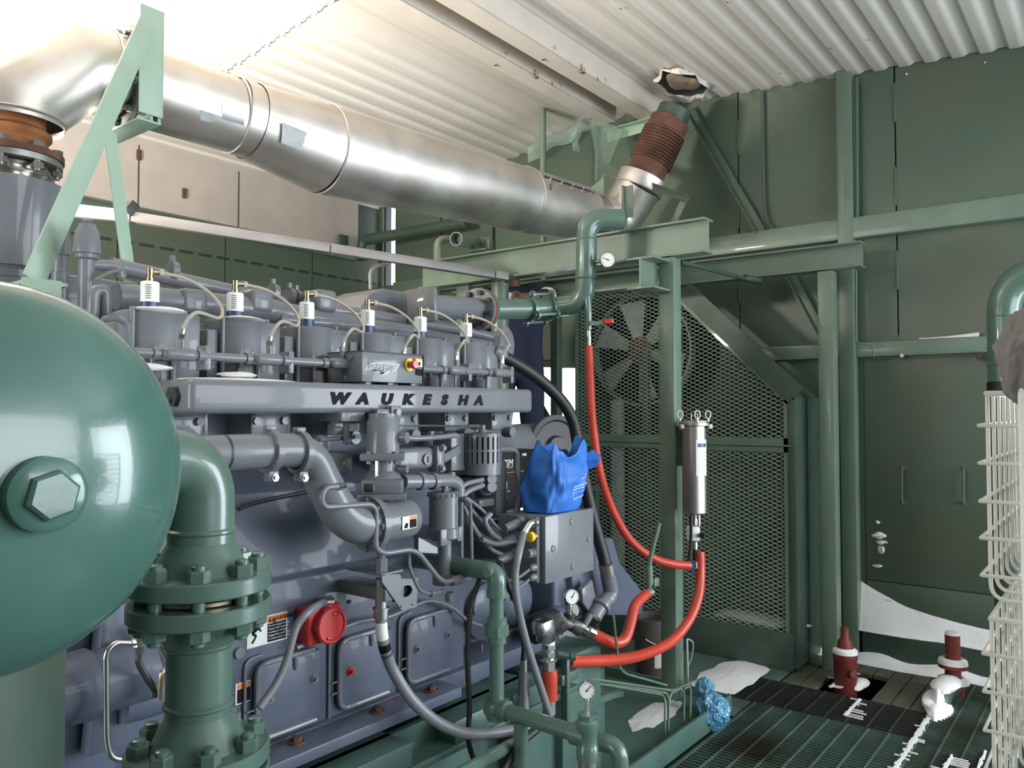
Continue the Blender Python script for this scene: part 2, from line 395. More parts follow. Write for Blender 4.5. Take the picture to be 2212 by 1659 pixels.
for i in range(20):
    a, c = pts[i], pts[(i+1) % 20]; k = 1.06+.05*math.sin(i*2.3); dz = .02+.015*math.sin(i*1.7)
    vs = [mb.bm.verts.new((hx+x*s, hy+y*s, hz-.02-z)) for x, y, s, z in ((a[0], a[1], 1.0, dz), (c[0], c[1], 1.0, .02+.015*math.sin((i+1)*1.7)), (c[0], c[1], k, -.004), (a[0], a[1], k, -.004))]; mb.bm.faces.new(vs)
mb.build('liner_flap', m_('ceiling_white'), hr)

# --- grating floor panels (bars too fine to pick apart) with cross rods
def grating(x0, x1, y0, y1, holes=()):
    mb = MB(); n = int((x1-x0)/.0305)
    for i in range(n+1):
        x = x0+.004+(x1-x0-.008)*i/n; segs = [(y0, y1)]
        for hx0, hx1, hy0, hy1 in holes:
            if hx0 < x < hx1:
                segs = [q for s in segs for q in (((s[0], hy0), (hy1, s[1])) if s[0] < hy0 and s[1] > hy1 else (s,))]
        for s0, s1 in segs: mb.ab((x-.0035, s0, -.032), (x+.0035, s1, 0))
    k = int((y1-y0)/.10)
    for j in range(k+1):
        y = y0+.006+(y1-y0-.012)*j/k; mb.ab((x0, y-.004, -.010), (x1, y+.004, .002))
    for y in (y0, y1): mb.ab((x0, y-.004, -.034), (x1, y+.004, .002))
    return mb
RF1, RF2 = P(1832, 1482, z=0), P(2066, 1505, z=0)
H1 = (RF1.x-.12, RF1.x+.14, RF1.y-.14, RF1.y+.12); H2 = (RF2.x-.62, RF2.x+.10, RF2.y-.13, RF2.y+.12)
G1, G2 = 4.22, 4.98
SEAM = P(2000, 1560, z=0).y
for x0, x1, y0, y1, h, mt_ in ((2.2, 3.3, -1.6, 1.05, (), 'floor_green'), (3.31, 4.40, SEAM+.01, 1.70, (), 'floor_green'), (4.41, 4.82, SEAM+.01, 1.98, (), 'grating_dark'), (2.2, 3.3, 1.06, 1.70, (), 'floor_green'), (3.31, XW-.13, -1.6, SEAM-.01, (H2,), 'floor_green')):
    grating(x0, x1, y0, y1, h).build('grating_panel', m_(mt_), fl, kind='stuff', ang=0)
# solid cover plates between the dark grating and the wall, in a square joint pattern with a cut-out round the red fitting
ny = 8; ys = [SEAM+.01+(1.70-SEAM-.01)*k/ny for k in range(ny+1)]
for xa, xb in ((4.83, 5.06), (5.065, 5.30), (5.305, 5.54)):
    for y0, y1 in zip(ys, ys[1:]):
        if xa < H1[1]-.06 and xb > H1[0]+.06 and y0 < H1[3]-.03 and y1 > H1[2]+.03: continue
        MB().ab((xa, y0+.003, -.03), (xb, y1-.003, random.uniform(-.002, .001)), .002, 1).build('cover_plate', m_('plate_olive'), fl)
MB().ab((2.2, -1.6, -.38), (XW, 1.7, -.35)).build('under_floor_tray', m_('floor_green'), fl)
MB().ab((2.2, YF, -.05), (XW, -1.61, -.0), .004).build('floor_plate', m_('floor_green'), fl)
MB().ab((XL, YF, -.05), (2.19, 1.75, -.0), .004).build('floor_plate', m_('floor_green'), fl)
MB().ab((4.14, 1.99, -.05), (XW-.02, YB, -.0), .004).build('floor_plate', m_('floor_green'), fl)
MB().ab((4.14, 1.72, -.05), (4.40, 1.985, -.0), .004).build('floor_plate', m_('floor_green'), fl)
MB().ab((4.83, 1.72, -.05), (XW-.02, 1.985, -.0), .004).build('floor_plate', m_('floor_green'), fl)
MB().ab((XL, 1.76, -.05), (4.09, YB, -.0), .004).build('floor_plate', m_('skid_green'), fl)

# ============================================================ STEELWORK
def ibeam(p0, p1, w, h, tf=.012, tw=.009):
    p0, p1 = V(p0), V(p1); mb = MB(); up = V((0, 0, 1))
    mb.bar(p0+up*(h/2-tf/2), p1+up*(h/2-tf/2), w, tf, bev=.002); mb.bar(p0-up*(h/2-tf/2), p1-up*(h/2-tf/2), w, tf, bev=.002); mb.bar(p0, p1, tw, h-2*tf); return mb
ibeam((3.935, 1.745, 2.575), (3.935, 3.86, 2.575), .11, .185).solo('steel_beam', m_('steel_green'), 'green steel I-beam running from the filter column under the exhaust pipe', 'beam', 'green steel frame beams')
ibeam((5.25, 1.30, 2.625), (5.25, 4.6, 2.625), .11, .16).solo('steel_beam', m_('steel_green'), 'green steel I-beam ending above the post by the far wall', 'beam', 'green steel frame beams')
ibeam((3.70, 2.03, 2.375), (3.888, 2.03, 2.375), .165, .17).solo('beam_stub', m_('steel_green'), 'short cut-off green beam stub fixed to the side of the filter column', 'beam')
MB().ab((3.889, 1.928, .10), (3.981, 2.02, 2.48), .008).solo('steel_column', m_('steel_green'), 'green square column that carries the steel cartridge filter', 'column', 'green steel columns')
pA = P(1767, 800, x=5.20)
MB().ab((5.20, pA.y-.098, -.0), (5.30, pA.y, 2.54), .008).solo('steel_column', m_('steel_green'), 'green square post standing in front of the far wall, right of the fan guard', 'column', 'green steel columns')
yb0, yb1 = P(1813, 800, x=5.56).y, P(1846, 800, x=5.56).y
MB().ab((5.56, yb1, -.0), (XW-.014, yb0, 4.0), .006).solo('steel_column', m_('steel_green'), 'tall green wall column rising to the ceiling behind the post', 'column', 'green steel columns')
pb = P(1080, 700, x=4.05)
MB().cyl((4.05, pb.y, .0), (4.05, pb.y, 2.482), .058, n=20).solo('steel_column', m_('steel_green'), 'round green post under the beam, left of the person in navy', 'column', 'green steel columns')
pb = P(1007, 700, x=4.0)
MB().ab((3.96, pb.y-.055, .0), (4.06, pb.y+.055, 2.482), .006).solo('steel_column', m_('steel_green'), 'square green post under the beam behind the grey coolant pipe', 'column', 'green steel columns')
# braces / angles on the far wall
def strip(a, b_, w, t, lab, mt='steel_green', up=(1, 0, 0), name='brace', c='brace', grp=None):
    mb = MB().bar(a, b_, w, t, up=up, bev=.002); aa = (V(b_)-V(a)).normalized(); n = V(up).cross(aa)
    mb.bar(V(a)+n*(w/2)-V(up)*.02, V(b_)+n*(w/2)-V(up)*.02, .006, .045, up=up); return mb.solo(name, m_(mt), lab, c, grp)
strip(P(1490, 235, x=5.60), P(1645, 500, x=5.60), .06, .007, 'diagonal green angle brace on the far wall above the girt', 'wall_green', grp='diagonal wall braces')
strip(P(1690, 560, x=5.60), P(1790, 745, x=5.60), .06, .007, 'short diagonal green angle brace on the far wall below the girt', 'wall_green', grp='diagonal wall braces')
# wall conduits
def pipe(name, pts, r, mt, lab, c='pipe', rad=.05, grp=None, n=12, smooth=False): 
    return MB().tube(cat(pts) if smooth else fillet(pts, rad), r, n).solo(name, m_(mt), lab, c, grp)
pipe('conduit', [P(1645, 196, x=5.62), P(1650, 440, x=5.62), P(1655, 480, x=5.60), P(1672, 498, x=5.58)], .011, 'wall_green', 'thin green conduit running down the far wall left of the wall column', 'conduit')
pipe('conduit', [P(1850, 168, x=5.60), P(1852, 480, x=5.60)], .012, 'wall_green', 'thin green conduit beside the tall wall column above the girt', 'conduit')
pipe('conduit', [P(1849, 585, x=5.60), P(1850, 742, x=5.60), P(1885, 746, x=5.60), P(1887, 770, x=5.60)], .007, 'steel_green', 'thin green tube bent to the latch beside the wall column', 'conduit', .03)
# rod from stub to lower beam with end nut
MB().cyl(P(1470, 566, x=4.0), P(1618, 604, x=5.18), .013, n=10).cyl(P(1608, 600, x=5.10), P(1640, 606, x=5.22), .024, n=10).solo('tie_rod', m_('cooler_green'), 'slim dark tie rod reaching from the filter column to the far beam', 'rod')
# cable channel (tray) crossing behind the heads
a, c = P(282, 469, y=3.9), P(1096, 597, x=3.855)
ts = thing('cable_channel', 'long grey steel strut channel crossing behind the engine heads', 'channel', a)
dv = (c-a)
for k0, k1 in ((0, .47), (.472, .955), (.957, 1)):
    mb = MB().bar(a+dv*k0, a+dv*k1, .045, .052, bev=.004); mb.build('channel_section', m_('tray_grey'), ts)
a0 = P(135, 452, y=4.1); MB().bar(a0, a, .05, .06, bev=.004).build('channel_section', m_('band_white'), ts)
MB().bar(P(272, 452, y=3.9)+V((0, 0, .02)), P(288, 458, y=3.9), .06, .07, bev=.004).build('end_clamp', m_('dark_steel'), ts)
# hanging lamp tube seen behind the left leg
MB().cyl(P(104, 432, y=6.04), P(126, 416, y=6.06), .02, n=12).solo('lamp_tube', m_('white_plastic'), 'short bright tube fitting behind the left bracket leg', 'tube')
# ============================================================ EXHAUST
def mitre(pts, r, n=32):
    """mitred duct: rings lie in the bisecting planes"""
    pts = [V(p) for p in pts]; mb = MB(); rings = []
    T = [(b_-a).normalized() for a, b_ in zip(pts, pts[1:])]; bx, by, _ = frame(T[0])
    base = [bx*math.cos(2*math.pi*i/n)+by*math.sin(2*math.pi*i/n) for i in range(n)]
    for k, p in enumerate(pts):
        t0 = T[max(0, k-1)]; t1 = T[min(k, len(T)-1)]; nrm = (t0+t1).normalized(); rr = r[k] if isinstance(r, (list, tuple)) else r
        if k == 0: rings.append([mb.bm.verts.new(p+d*rr) for d in base]); cur = [p+d*rr for d in base]; continue
        pr = r[k-1] if isinstance(r, (list, tuple)) else r; new = []
        for q in cur:
            off = q-pts[k-1]; off = off-t0*off.dot(t0); off = off.normalized()*rr; o2 = p+off
            o2 = o2+t0*((p-o2).dot(nrm)/t0.dot(nrm)); new.append(o2)
        rings.append([mb.bm.verts.new(q) for q in new]); cur = new
    for a, b_ in zip(rings, rings[1:]): mb.skin(a, b_)
    return mb
EY = 3.1
ex = thing('exhaust_duct', 'large stainless exhaust duct running from the left elbow over the engine', 'exhaust pipe', (2.4, EY, 2.73))
A = (1.09, EY, 2.655); E1 = (1.09, EY, 2.74); E2 = (1.295, EY, 2.945); E3 = (1.44, EY, 2.948)
mitre([A, E1, E2, E3], .165).build('mitre_elbow', m_('stainless'), ex, ang=25)
for c_, a_ in (((1.09, EY, 2.675), (0, 0, 1)), ((1.405, EY, 2.948), (1, 0, 0))):
    MB().lathe(c_, a_, [(.166, -.006), (.172, 0), (.166, .006)], 32, cap=False).build('seam_bead', m_('stainless'), ex)
for c0, c1 in ((E1, E2),):
    t = (V(c1)-V(c0)).normalized()
# flange on the plate + straight run + cone + main run
MB().lathe((1.43, EY, 2.948), (1, 0, 0), [(.15, 0), (.15, .03), (.20, .03), (.20, .045), (.15, .045), (.15, .06)], 32).build('flange', m_('grey_steel'), ex)
hexb = MB().cyl((0, 0, 0), (0, 0, .016), .016, n=6).cyl((0, 0, .016), (0, 0, .03), .009, n=10).mesh('flange_bolt', m_('grey_steel'))
for k in range(10):
    a = 2*math.pi*(k+.5)/10; put('flange_bolt', hexb, ex, (1.46, EY+.178*math.cos(a), 2.948+.178*math.sin(a)), rotto((-1, 0, 0)))
def slope(x): return V((x, EY-.04*(x-1.6), 2.950 if x < 1.9 else (2.950-.034*(x-1.9)/.52 if x < 2.42 else 2.916+.042*(x-2.42))))
def run(x0, x1, r0, r1, name, m='stainless'):
    p, q = slope(x0), slope(x1); return MB().cyl(p, q, r0, r1, n=40, cap=False).build(name, m_(m), ex)
ax = (slope(4)-slope(2)).normalized()
run(1.52, 2.04, .162, .160, 'duct_section'); run(1.95, 2.045, .1655, .1655, 'slip_band')
run(2.03, 2.42, .170, .215, 'cone_section'); run(2.42, 3.93, .216, .202, 'duct_section'); run(3.93, 4.60, .202, .192, 'duct_section')
for x, r in ((1.945, .168), (2.42, .219), (3.93, .208), (1.54, .166)):
    MB().lathe(slope(x), ax, [(r-.004, -.006), (r+.002, 0), (r-.004, .006)], 40, cap=False).build('seam_bead', m_('stainless'), ex)
MB().lathe(slope(4.60), ax, [(.193, 0), (.17, .03), (.17, .16), (.16, .16)], 40).build('end_ring', m_('grey_steel'), ex)
# lap of the last section, held by small bolts
def onduct(x, ang, r): 
    c_ = slope(x); return c_+V((0, -math.sin(ang), math.cos(ang)))*r   # ang 0 = top, +90 deg = camera side
mb = MB()
for i in range(12):
    x0, x1 = 3.96+.046*i, 3.96+.046*(i+1); mb.bar(onduct(x0, .95, .2045-.0008*i), onduct(x1, .95, .2037-.0008*i), .012, .006, up=(0, -.84, .54))
mb.build('lap_edge', m_('dark_steel'), ex)
sb = MB().cyl((0, 0, 0), (0, 0, .012), .007, n=8).mesh('lap_bolt', m_('bright_steel'))
for x in (4.02, 4.14, 4.26, 4.38, 4.48): put('lap_bolt', sb, ex, onduct(x, .97, .202), rotto((0, -.84, .54)))
def patch(x0, x1, a0, a1, r, name, m, lab=None):
    mb = MB(); mb.grid(lambda s, t: onduct(x0+(x1-x0)*s+.02*t, a0+(a1-a0)*t, r), 4, 8); return mb.build(name, m_(m), ex, lab)
patch(1.80, 1.90, 1.75, 2.15, .1640, 'tape_patch', 'grey_steel', 'grey tape patch on the duct'); patch(1.72, 1.88, 2.1, 2.4, .1637, 'tape_patch', 'tape_silver')
patch(2.07, 2.2, 1.75, 2.2, .1905, 'tape_patch', 'tape_silver', 'pale worn tape patch on the cone'); 
MB().text('AEU', onduct(3.99, 1.42, .2025), (0, -.15, 1), (-1, 0, 0), .03, .002).build('marking', m_('dark_steel'), ex)
# --- support plate and A-frame
sp = thing('pipe_support', 'pale green A-frame bracket holding up the exhaust duct', 'bracket', (1.3, 2.75, 2.0))
mb = MB(); n = 28; hw = .215
outer = []
for i in range(n):
    a = 2*math.pi*i/n+math.pi/4; k = hw/max(abs(math.cos(a)), abs(math.sin(a))); outer.append((EY+k*math.cos(a), 2.948+k*math.sin(a), EY+.165*math.cos(a), 2.948+.165*math.sin(a)))
for x0, x1 in ((1.478, 1.490), (1.508, 1.520)):
    R = [[mb.bm.verts.new((x, q[j], q[j+1])) for q in outer] for x in (x0, x1) for j in (0, 2)]
    mb.skin(R[0], R[2]); mb.skin(R[1], R[3]); mb.skin(R[0], R[1]); mb.skin(R[2], R[3])
mb.build('support_plate', m_('bracket_green'), sp)
MB().ab((1.43, 2.872, 2.755), (1.52, 2.880, 3.165), .002).ab((1.514, 2.872, 2.755), (1.522, 2.95, 3.165), .002).build('angle_stiffener', m_('bracket_green'), sp)
MB().ab((1.43, 2.88, 2.730), (1.52, 3.31, 2.738), .002).build('bottom_angle', m_('bracket_green'), sp)
for y_, z_ in ((2.93, 3.12), (3.27, 3.12), (2.93, 2.78), (3.27, 2.78)): put('flange_bolt', hexb, sp, (1.476, y_, z_), rotto((-1, 0, 0)))
l1a, l1b = P(318, 50, y=2.86), P(72, 606, y=2.62)
MB().bar(l1a, l1b, .074, .010, up=(.3, -1, 0), bev=.002).build('leg', m_('bracket_green'), sp)
l2a, l2b = P(237, 285, y=2.88), P(288, 660, y=2.80)
MB().bar(l2a, l2b, .052, .010, up=(.3, -1, 0), bev=.002).build('leg', m_('bracket_green'), sp)
MB().box(l1b+V((.02, .02, -.01)), (.12, .14, .012), None, .002).ab(l1b+V((-.05, -.055, -.10)), l1b+V((.06, -.045, .0)), .002).build('foot_plate', m_('bracket_green'), sp)
MB().box(l2b+V((0, .02, -.008)), (.09, .12, .012), None, .002).build('foot_plate', m_('bracket_green'), sp)
# --- engine outlet: rusty pipe, bolted flange, bellows, grey stack
eo = thing('exhaust_outlet', 'rusty flanged exhaust bellows under the stainless elbow on the left', 'exhaust joint', (1.09, EY, 1.95))
c0 = V((1.09, EY, 0))
MB().lathe(c0, (0, 0, 1), [(.118, 2.57), (.112, 2.60), (.125, 2.615), (.125, 2.63), (.105, 2.645), (.105, 2.70)], 32).build('rusty_collar', m_('rust_orange'), eo)
MB().lathe(c0, (0, 0, 1), [(.165, 2.535), (.165, 2.558), (.10, 2.558), (.10, 2.56)], 36).build('flange', m_('rust'), eo)
MB().lathe(c0, (0, 0, 1), [(.160, 2.512), (.160, 2.533), (.10, 2.533)], 36).build('flange', m_('grey_steel'), eo)
fb = MB().cyl((0, 0, .0), (0, 0, .02), .019, n=6).cyl((0, 0, -.085), (0, 0, 0), .011, n=10).cyl((0, 0, -.075), (0, 0, -.055), .019, n=6).mesh('stud', m_('grey_steel'))
for k in range(8):
    a = 2*math.pi*(k+.3)/8; put('stud', fb, eo, c0+V((.142*math.cos(a), .142*math.sin(a), 2.56)))
MB().lathe(c0, (0, 0, 1), [(.100, 2.515)]+[(r, 2.512-.0042*i) for i, r in enumerate([.10, .122, .128, .122, .10, .094]*5)]+[(.1, 2.36)], 40).build('bellows', m_('bright_steel'), eo, ang=70)
MB().lathe(c0, (0, 0, 1), [(.118, 1.99), (.118, 2.07), (.128, 2.075), (.128, 2.10), (.118, 2.105), (.118, 2.13), (.128, 2.14), (.128, 2.155), (.116, 2.16), (.100, 2.18)], 32).build('clamp_collar', m_('engine_grey'), eo)
# curved grey heat shield in front of the bellows
mb = MB()
mb.grid(lambda s, t: c0+V((math.cos(-2.75+1.9*s)*(.155+.02*t), math.sin(-2.75+1.9*s)*(.155+.02*t), 2.14+.30*t)), 16, 4)
mb.grid(lambda s, t: c0+V((math.cos(-2.75+1.9*s)*(.151+.02*t), math.sin(-2.75+1.9*s)*(.151+.02*t), 2.14+.30*t)), 16, 4)
mb.build('heat_shield', m_('engine_grey'), eo)
MB().lathe(c0, (0, 0, 1), [(.105, 1.90), (.105, 2.37)], 24).build('stack', m_('engine_grey'), eo)

# --- far end: stainless elbow, rusty bellows to the roof
e0, e1, e2, e3 = slope(4.76)+V((.005, 0, .0)), V((4.96, 2.96, 3.05)), P(1385, 395, x=5.02), P(1447, 262, x=5.12)
de = (e3-e2).normalized()
fx = thing('exhaust_riser', 'exhaust elbow and rusty corrugated bellows leaning up to the roof', 'exhaust pipe', (5.0, 2.9, 2.85))
MB().tube(fillet([e0, e1+V((.06, -.02, -.02)), e2-de*.02], .16, 8), .168, 32).build('elbow', m_('stainless'), fx)
MB().lathe(e2-de*.06, de, [(.172, 0), (.178, .01), (.178, .10), (.150, .10)], 32).build('elbow_collar', m_('stainless'), fx)
L = (e3-e2).length; prof = [(.138, .03), (.138, .14)]
nb = 11
for i in range(nb): h = .15+i*.0225; prof += [(.138, h), (.156, h+.007), (.156, h+.013), (.138, h+.0205)]
prof += [(.140, .15+nb*.0225), (.142, L)]
MB().lathe(e2, de, prof, 40).build('bellows', m_('rust'), fx, ang=60)
MB().lathe(e3, de, [(.120, -.02), (.120, .09), (.06, .12)], 24).build('stack_cap', m_('cooler_green'), fx)
# hanger plates around the elbow
hg = thing('duct_hanger', 'grey-green plates and angles clamped round the far exhaust elbow', 'bracket', (4.9, 2.8, 2.67))
ux = V((0, -1, 0))
pl = [(0, .0), (.16, .08), (.16, -.26), (.11, -.29), (.02, -.10)]
MB().prism(pl, P(1262, 418, x=4.72), (0, -1, 0), (0, 0, 1), .01).build('gusset_plate', m_('bracket_green'), hg)
MB().bar(P(1357, 402, x=4.66), P(1358, 470, x=4.66), .07, .008, up=(1, 0, 0)).bar(P(1348, 402, x=4.66), P(1349, 488, x=4.66), .012, .05, up=(1, 0, 0)).build('angle', m_('steel_green'), hg)
MB().bar(P(1293, 358, x=4.95), P(1348, 386, x=4.95), .012, .07, up=(0, 0, 1)).build('angle', m_('cooler_green'), hg)
MB().bar(P(1412, 398, x=4.95), P(1490, 424, x=4.95), .06, .012, up=(0, 0, 1)).bar(P(1410, 404, x=4.94), P(1490, 430, x=4.94), .012, .05, up=(0, 0, 1)).build('angle', m_('cooler_green'), hg)
MB().bar(P(1480, 428, x=4.98), P(1455, 480, x=4.98), .045, .01, up=(1, 0, 0)).build('angle', m_('steel_green'), hg)
MB().ab((4.90, 2.62, 2.66), (4.98, 3.25, 2.72), .004).build('saddle', m_('steel_green'), hg)
MB().bar(P(1312, 295, x=5.35), P(1420, 262, x=5.35), .012, .10, up=(0, 0, 1), bev=.002).bar(P(1312, 284, x=5.35), P(1420, 254, x=5.30), .08, .008).build('cross_plate', m_('bracket_green'), hg)

# plastic sheeting hung from the purlin end, and the strip along the roof edge
def sheet(fn, nu, nv, name, lab, c='plastic sheet'):
    return MB().grid(fn, nu, nv).solo(name, m_('green_plastic'), lab, c, ang=60)
a_, b_, c_, d_ = P(1268, 255, x=5.25), P(1345, 280, x=5.25), P(1292, 408, x=5.15), P(1300, 415, x=5.15)
def hang(s, t):
    top = a_.lerp(b_, s); bot = c_.lerp(d_, s); p = top.lerp(bot, t)
    return p+V((.03*math.sin(9*s+3*t)+.02*math.sin(5*t), .02*math.sin(7*s), 0))*(1-.5*t)
sheet(hang, 14, 14, 'plastic_sheet', 'greenish clear plastic sheet hanging from the roof beam beside the rusty bellows')
a2, b2, c2, d2 = P(1245, 252, x=5.3), P(1262, 254, x=5.3), P(1232, 325, x=5.3), P(1250, 326, x=5.3)
sheet(lambda s, t: a2.lerp(b2, s).lerp(c2.lerp(d2, s), t)+V((.025*math.sin(8*t+6*s), .012*math.sin(5*s+4*t), 0)), 6, 12, 'plastic_strip', 'thin strip of clear plastic dangling left of the hanging sheet')
a3, b3 = P(1140, 318, x=5.5), P(1245, 272, x=5.5)
sheet(lambda s, t: a3.lerp(b3, s)+V((.03*math.sin(9*s)*t, 0, -.14*t*(1-.35*s)+.01*math.sin(14*s))), 14, 4, 'plastic_strip', 'band of clear plastic stretched along the ceiling edge by the thin pipe')
pipe('vent_pipe', [P(1173, 235, x=5.0), P(1173, 455, x=5.0), P(1173, 610, x=5.0)], .024, 'steel_green', 'thin green vertical pipe rising through the ceiling above the duct')
# ============================================================ SCRUBBER VESSEL (near left) AND FLANGED RISER
VX, VZ, VR, VY = .378, 1.563, .252, 1.14
vs = thing('scrubber_vessel', 'big glossy green pressure vessel with a domed head on the left', 'tank', (VX, 1.4, 0))
prof = [(VR*math.cos(t), -VR*.52*math.sin(t)) for t in [math.pi/2*(1-i/14) for i in range(15)]]
MB().lathe((VX, VY, VZ), (0, 1, 0), [(.001, -VR*.52)]+prof[1:]+[(VR, .02), (VR, .62)]+[(VR*math.cos(t), .62+VR*.5*math.sin(t)) for t in (.3, .6, .9, 1.2, 1.5)], 72).build('shell', m_('vessel_green'), vs, ang=60)
MB().lathe((VX, VY+.02, VZ), (0, 1, 0), [(VR-.001, -.012), (VR+.003, 0), (VR-.001, .012)], 72, cap=False).build('weld_bead', m_('vessel_green'), vs)
pp = V((VX+.016, VY-VR*.52, VZ-.012))
MB().lathe(pp+V((0, .03, 0)), (0, -1, 0), [(.060, 0), (.050, .012), (.044, .03), (.044, .05), (.036, .055)], 36).build('coupling_boss', m_('vessel_green'), vs)
MB().lathe(pp+V((0, -.02, 0)), (0, -1, 0), [(.030, 0), (.030, .014), (.026, .018)], 6, ph=.3).build('hex_plug', m_('vessel_green'), vs)
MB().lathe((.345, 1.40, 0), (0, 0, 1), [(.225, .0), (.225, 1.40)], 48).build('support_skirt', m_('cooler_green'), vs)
MB().cyl(P(123, 1532, d=1.2), P(123, 1532, d=1.2)+V((.0, .03, 0)), .006, n=10).build('skirt_bolt', m_('bright_steel'), vs)

RX, RY = .800, 1.352
fr = thing('flanged_riser', 'green flanged pipe with hex bolts rising beside the vessel', 'pipe', (RX, RY, 0))
def R0(z): return V((RX, RY, z))
PR = .0575
def zz(v): return P(438, v, d=1.455).z
MB().lathe(R0(0), (0, 0, 1), [(PR, zz(1600)), (PR, zz(1330))], 36).build('spool_pipe', m_('pipe_green'), fr)
MB().tube(fillet([R0(zz(1190)), R0(1.56), V((VX+.1, RY, 1.56))], .13, 14), PR+.001, 32).build('elbow', m_('pipe_green'), fr)
MB().lathe(V((RX-.085, RY, 1.56)), (-1, 0, 0), [(PR+.001, 0), (PR+.003, .004), (PR+.001, .008)], 36, cap=False).build('weld_bead', m_('pipe_green'), fr)
for v in (1145, 1385, 1512): MB().lathe(R0(zz(v)), (0, 0, 1), [(PR+.0005, -.006), (PR+.005, -.002), (PR+.005, .002), (PR+.0005, .006)], 36, cap=False).build('weld_bead', m_('pipe_green'), fr)
FO = .1255
def weldneck(zf, s, name):      # s=+1 hub above the plate
    t = .031; return MB().lathe(R0(zf), (0, 0, s), [(FO-.003, 0), (FO, .003), (FO, t-.003), (FO-.003, t), (.088, t+.001), (.080, t+.012), (.064, t+.045), (PR, t+.056)], 48).build(name, m_('pipe_green'), fr)
f1 = weldneck(zz(1270), 1, 'flange'); f2 = weldneck(zz(1292), -1, 'flange'); f3 = weldneck(zz(1637), 1, 'flange'); f4 = weldneck(zz(1650), -1, 'flange')
MB().lathe(R0(zz(1289)), (0, 0, 1), [(.088, 0), (.088, .006)], 40).build('gasket', m_('brass'), fr)
nut = MB().lathe((0, 0, 0), (0, 0, 1), [(.0205, 0), (.0205, .019), (.018, .0215)], 6).lathe((0, 0, .02), (0, 0, 1), [(.0118, 0), (.0118, .008), (.009, .010)], 14).mesh('nut', m_('pipe_green'))
nutd = MB().lathe((0, 0, 0), (0, 0, -1), [(.0205, 0), (.0205, .019), (.018, .0215)], 6).lathe((0, 0, -.02), (0, 0, -1), [(.0118, 0), (.0118, .008), (.009, .010)], 14).mesh('nut', m_('pipe_green'))
stud = MB().cyl((0, 0, -.02), (0, 0, .03), .0115, n=12).mesh('stud', m_('pipe_green'))
for k in range(8):
    a = 2*math.pi*(k+.28)/8; dx = V((.1*math.cos(a), .1*math.sin(a), 0)); rz = (0, 0, a*3)
    put('nut', nut, f1, R0(zz(1270)+.031)+dx, rz); put('nut', nutd, f2, R0(zz(1292)-.031)+dx, rz); put('stud', stud, f1, R0(zz(1281))+dx)
    a += .2; dx = V((.1*math.cos(a), .1*math.sin(a), 0)); put('nut', nut, f3, R0(zz(1637)+.031)+dx, rz)
MB().lathe(R0(0), (0, 0, 1), [(PR, -.0), (PR, zz(1660)-.05)], 24).build('spool_pipe', m_('pipe_green'), fr)
# ============================================================ THE ENGINE
XI = [1.186+.2858*i for i in range(6)]
en = thing('gas_engine', 'large grey twelve-cylinder gas engine with WAUKESHA lettering on its manifold', 'engine', (1.7, 2.6, .60))
EG, CG = m_('engine_grey'), m_('crankcase_grey')
# crankcase: outline in y,z swept along x
pr = [(2.03, .66), (2.03, 1.13), (2.055, 1.14), (2.075, 1.40), (2.22, 1.47), (2.22, 1.70), (3.52, 1.70), (3.52, 1.47), (3.66, 1.40), (3.70, 1.13), (3.70, .66)]
MB().prism(pr, (.95, 0, 0), (0, 1, 0), (0, 0, 1), 1.35, .006).build('crankcase', CG, en)
MB().prism([(2.12, .70), (2.10, 1.05), (2.20, 1.36), (3.5, 1.36), (3.6, 1.05), (3.6, .70)], (2.30, 0, 0), (0, 1, 0), (0, 0, 1), .52, .01).build('gear_case', CG, en)
br = MB().ab((.62, 1.885, .632), (2.125, 2.04, .668), .004).build('base_rail', CG, en)
MB().ab((.62, 2.0, .60), (2.9, 3.7, .67), .004).build('oil_pan', CG, en)
rb = MB().lathe((0, 0, 0), (0, 0, 1), [(.026, 0), (.026, .004), (.0, .004)], 16).lathe((0, 0, .004), (0, 0, 1), [(.016, 0), (.016, .012), (.013, .014)], 6).mesh('rail_bolt', m_('rust'))
for u, v in ((815, 1533), (932, 1488), (640, 1600)):
    p = P(u, v+4, z=.668); put('rail_bolt', rb, br, (p.x, min(max(p.y, 1.90), 2.0), .668))
# crankcase inspection doors
def bead(pts, r): return MB().tube(fillet(pts, .04, 5), r, 8)
DX = [1.375, 1.680, 1.985]
bw = MB().lathe((0, 0, 0), (0, 0, 1), [(.016, 0), (.015, .004), (.011, .004), (.011, .008), (.008, .008)], 18).lathe((0, 0, .008), (0, 0, 1), [(.0065, 0), (.0065, .009)], 6).mesh('door_bolt', EG)
bwr = MB().lathe((0, 0, 0), (0, 0, 1), [(.016, 0), (.015, .004), (.011, .004), (.011, .008), (.008, .008)], 18).lathe((0, 0, .008), (0, 0, 1), [(.0065, 0), (.0065, .009)], 6).mesh('door_bolt', m_('red_paint'))
for k, x in enumerate(DX):
    dr = MB().box((x+.115, 2.022, .795), (.235, .022, .215), None, .018, 3).build('inspection_door', CG, en)
    bead([(x+.20, 2.013, .905), (x-.002, 2.013, .905), (x-.002, 2.013, .687), (x+.21, 2.013, .687)], .009).build('door_rim', EG, dr)
    bead([(x+.02, 2.024, .928), (x-.035, 2.024, .925), (x-.035, 2.024, .665)], .005).build('rim_line', EG, dr)
    for z in (.78, .745): MB().bar((x-.035, 2.015, z), (x, 2.015, z), .008, .004).build('rib', EG, dr)
    for dx, z in ((.04, .80), (.20, .815)): put('door_bolt', bwr if k == 1 else bw, dr, (x+dx, 2.011, z), rotto((0, -1, 0)))
    MB().sph((x+.13, 2.01, .885), .02, (.45, .5, 1.3), 10, 8).build('pull_lug', EG, dr)
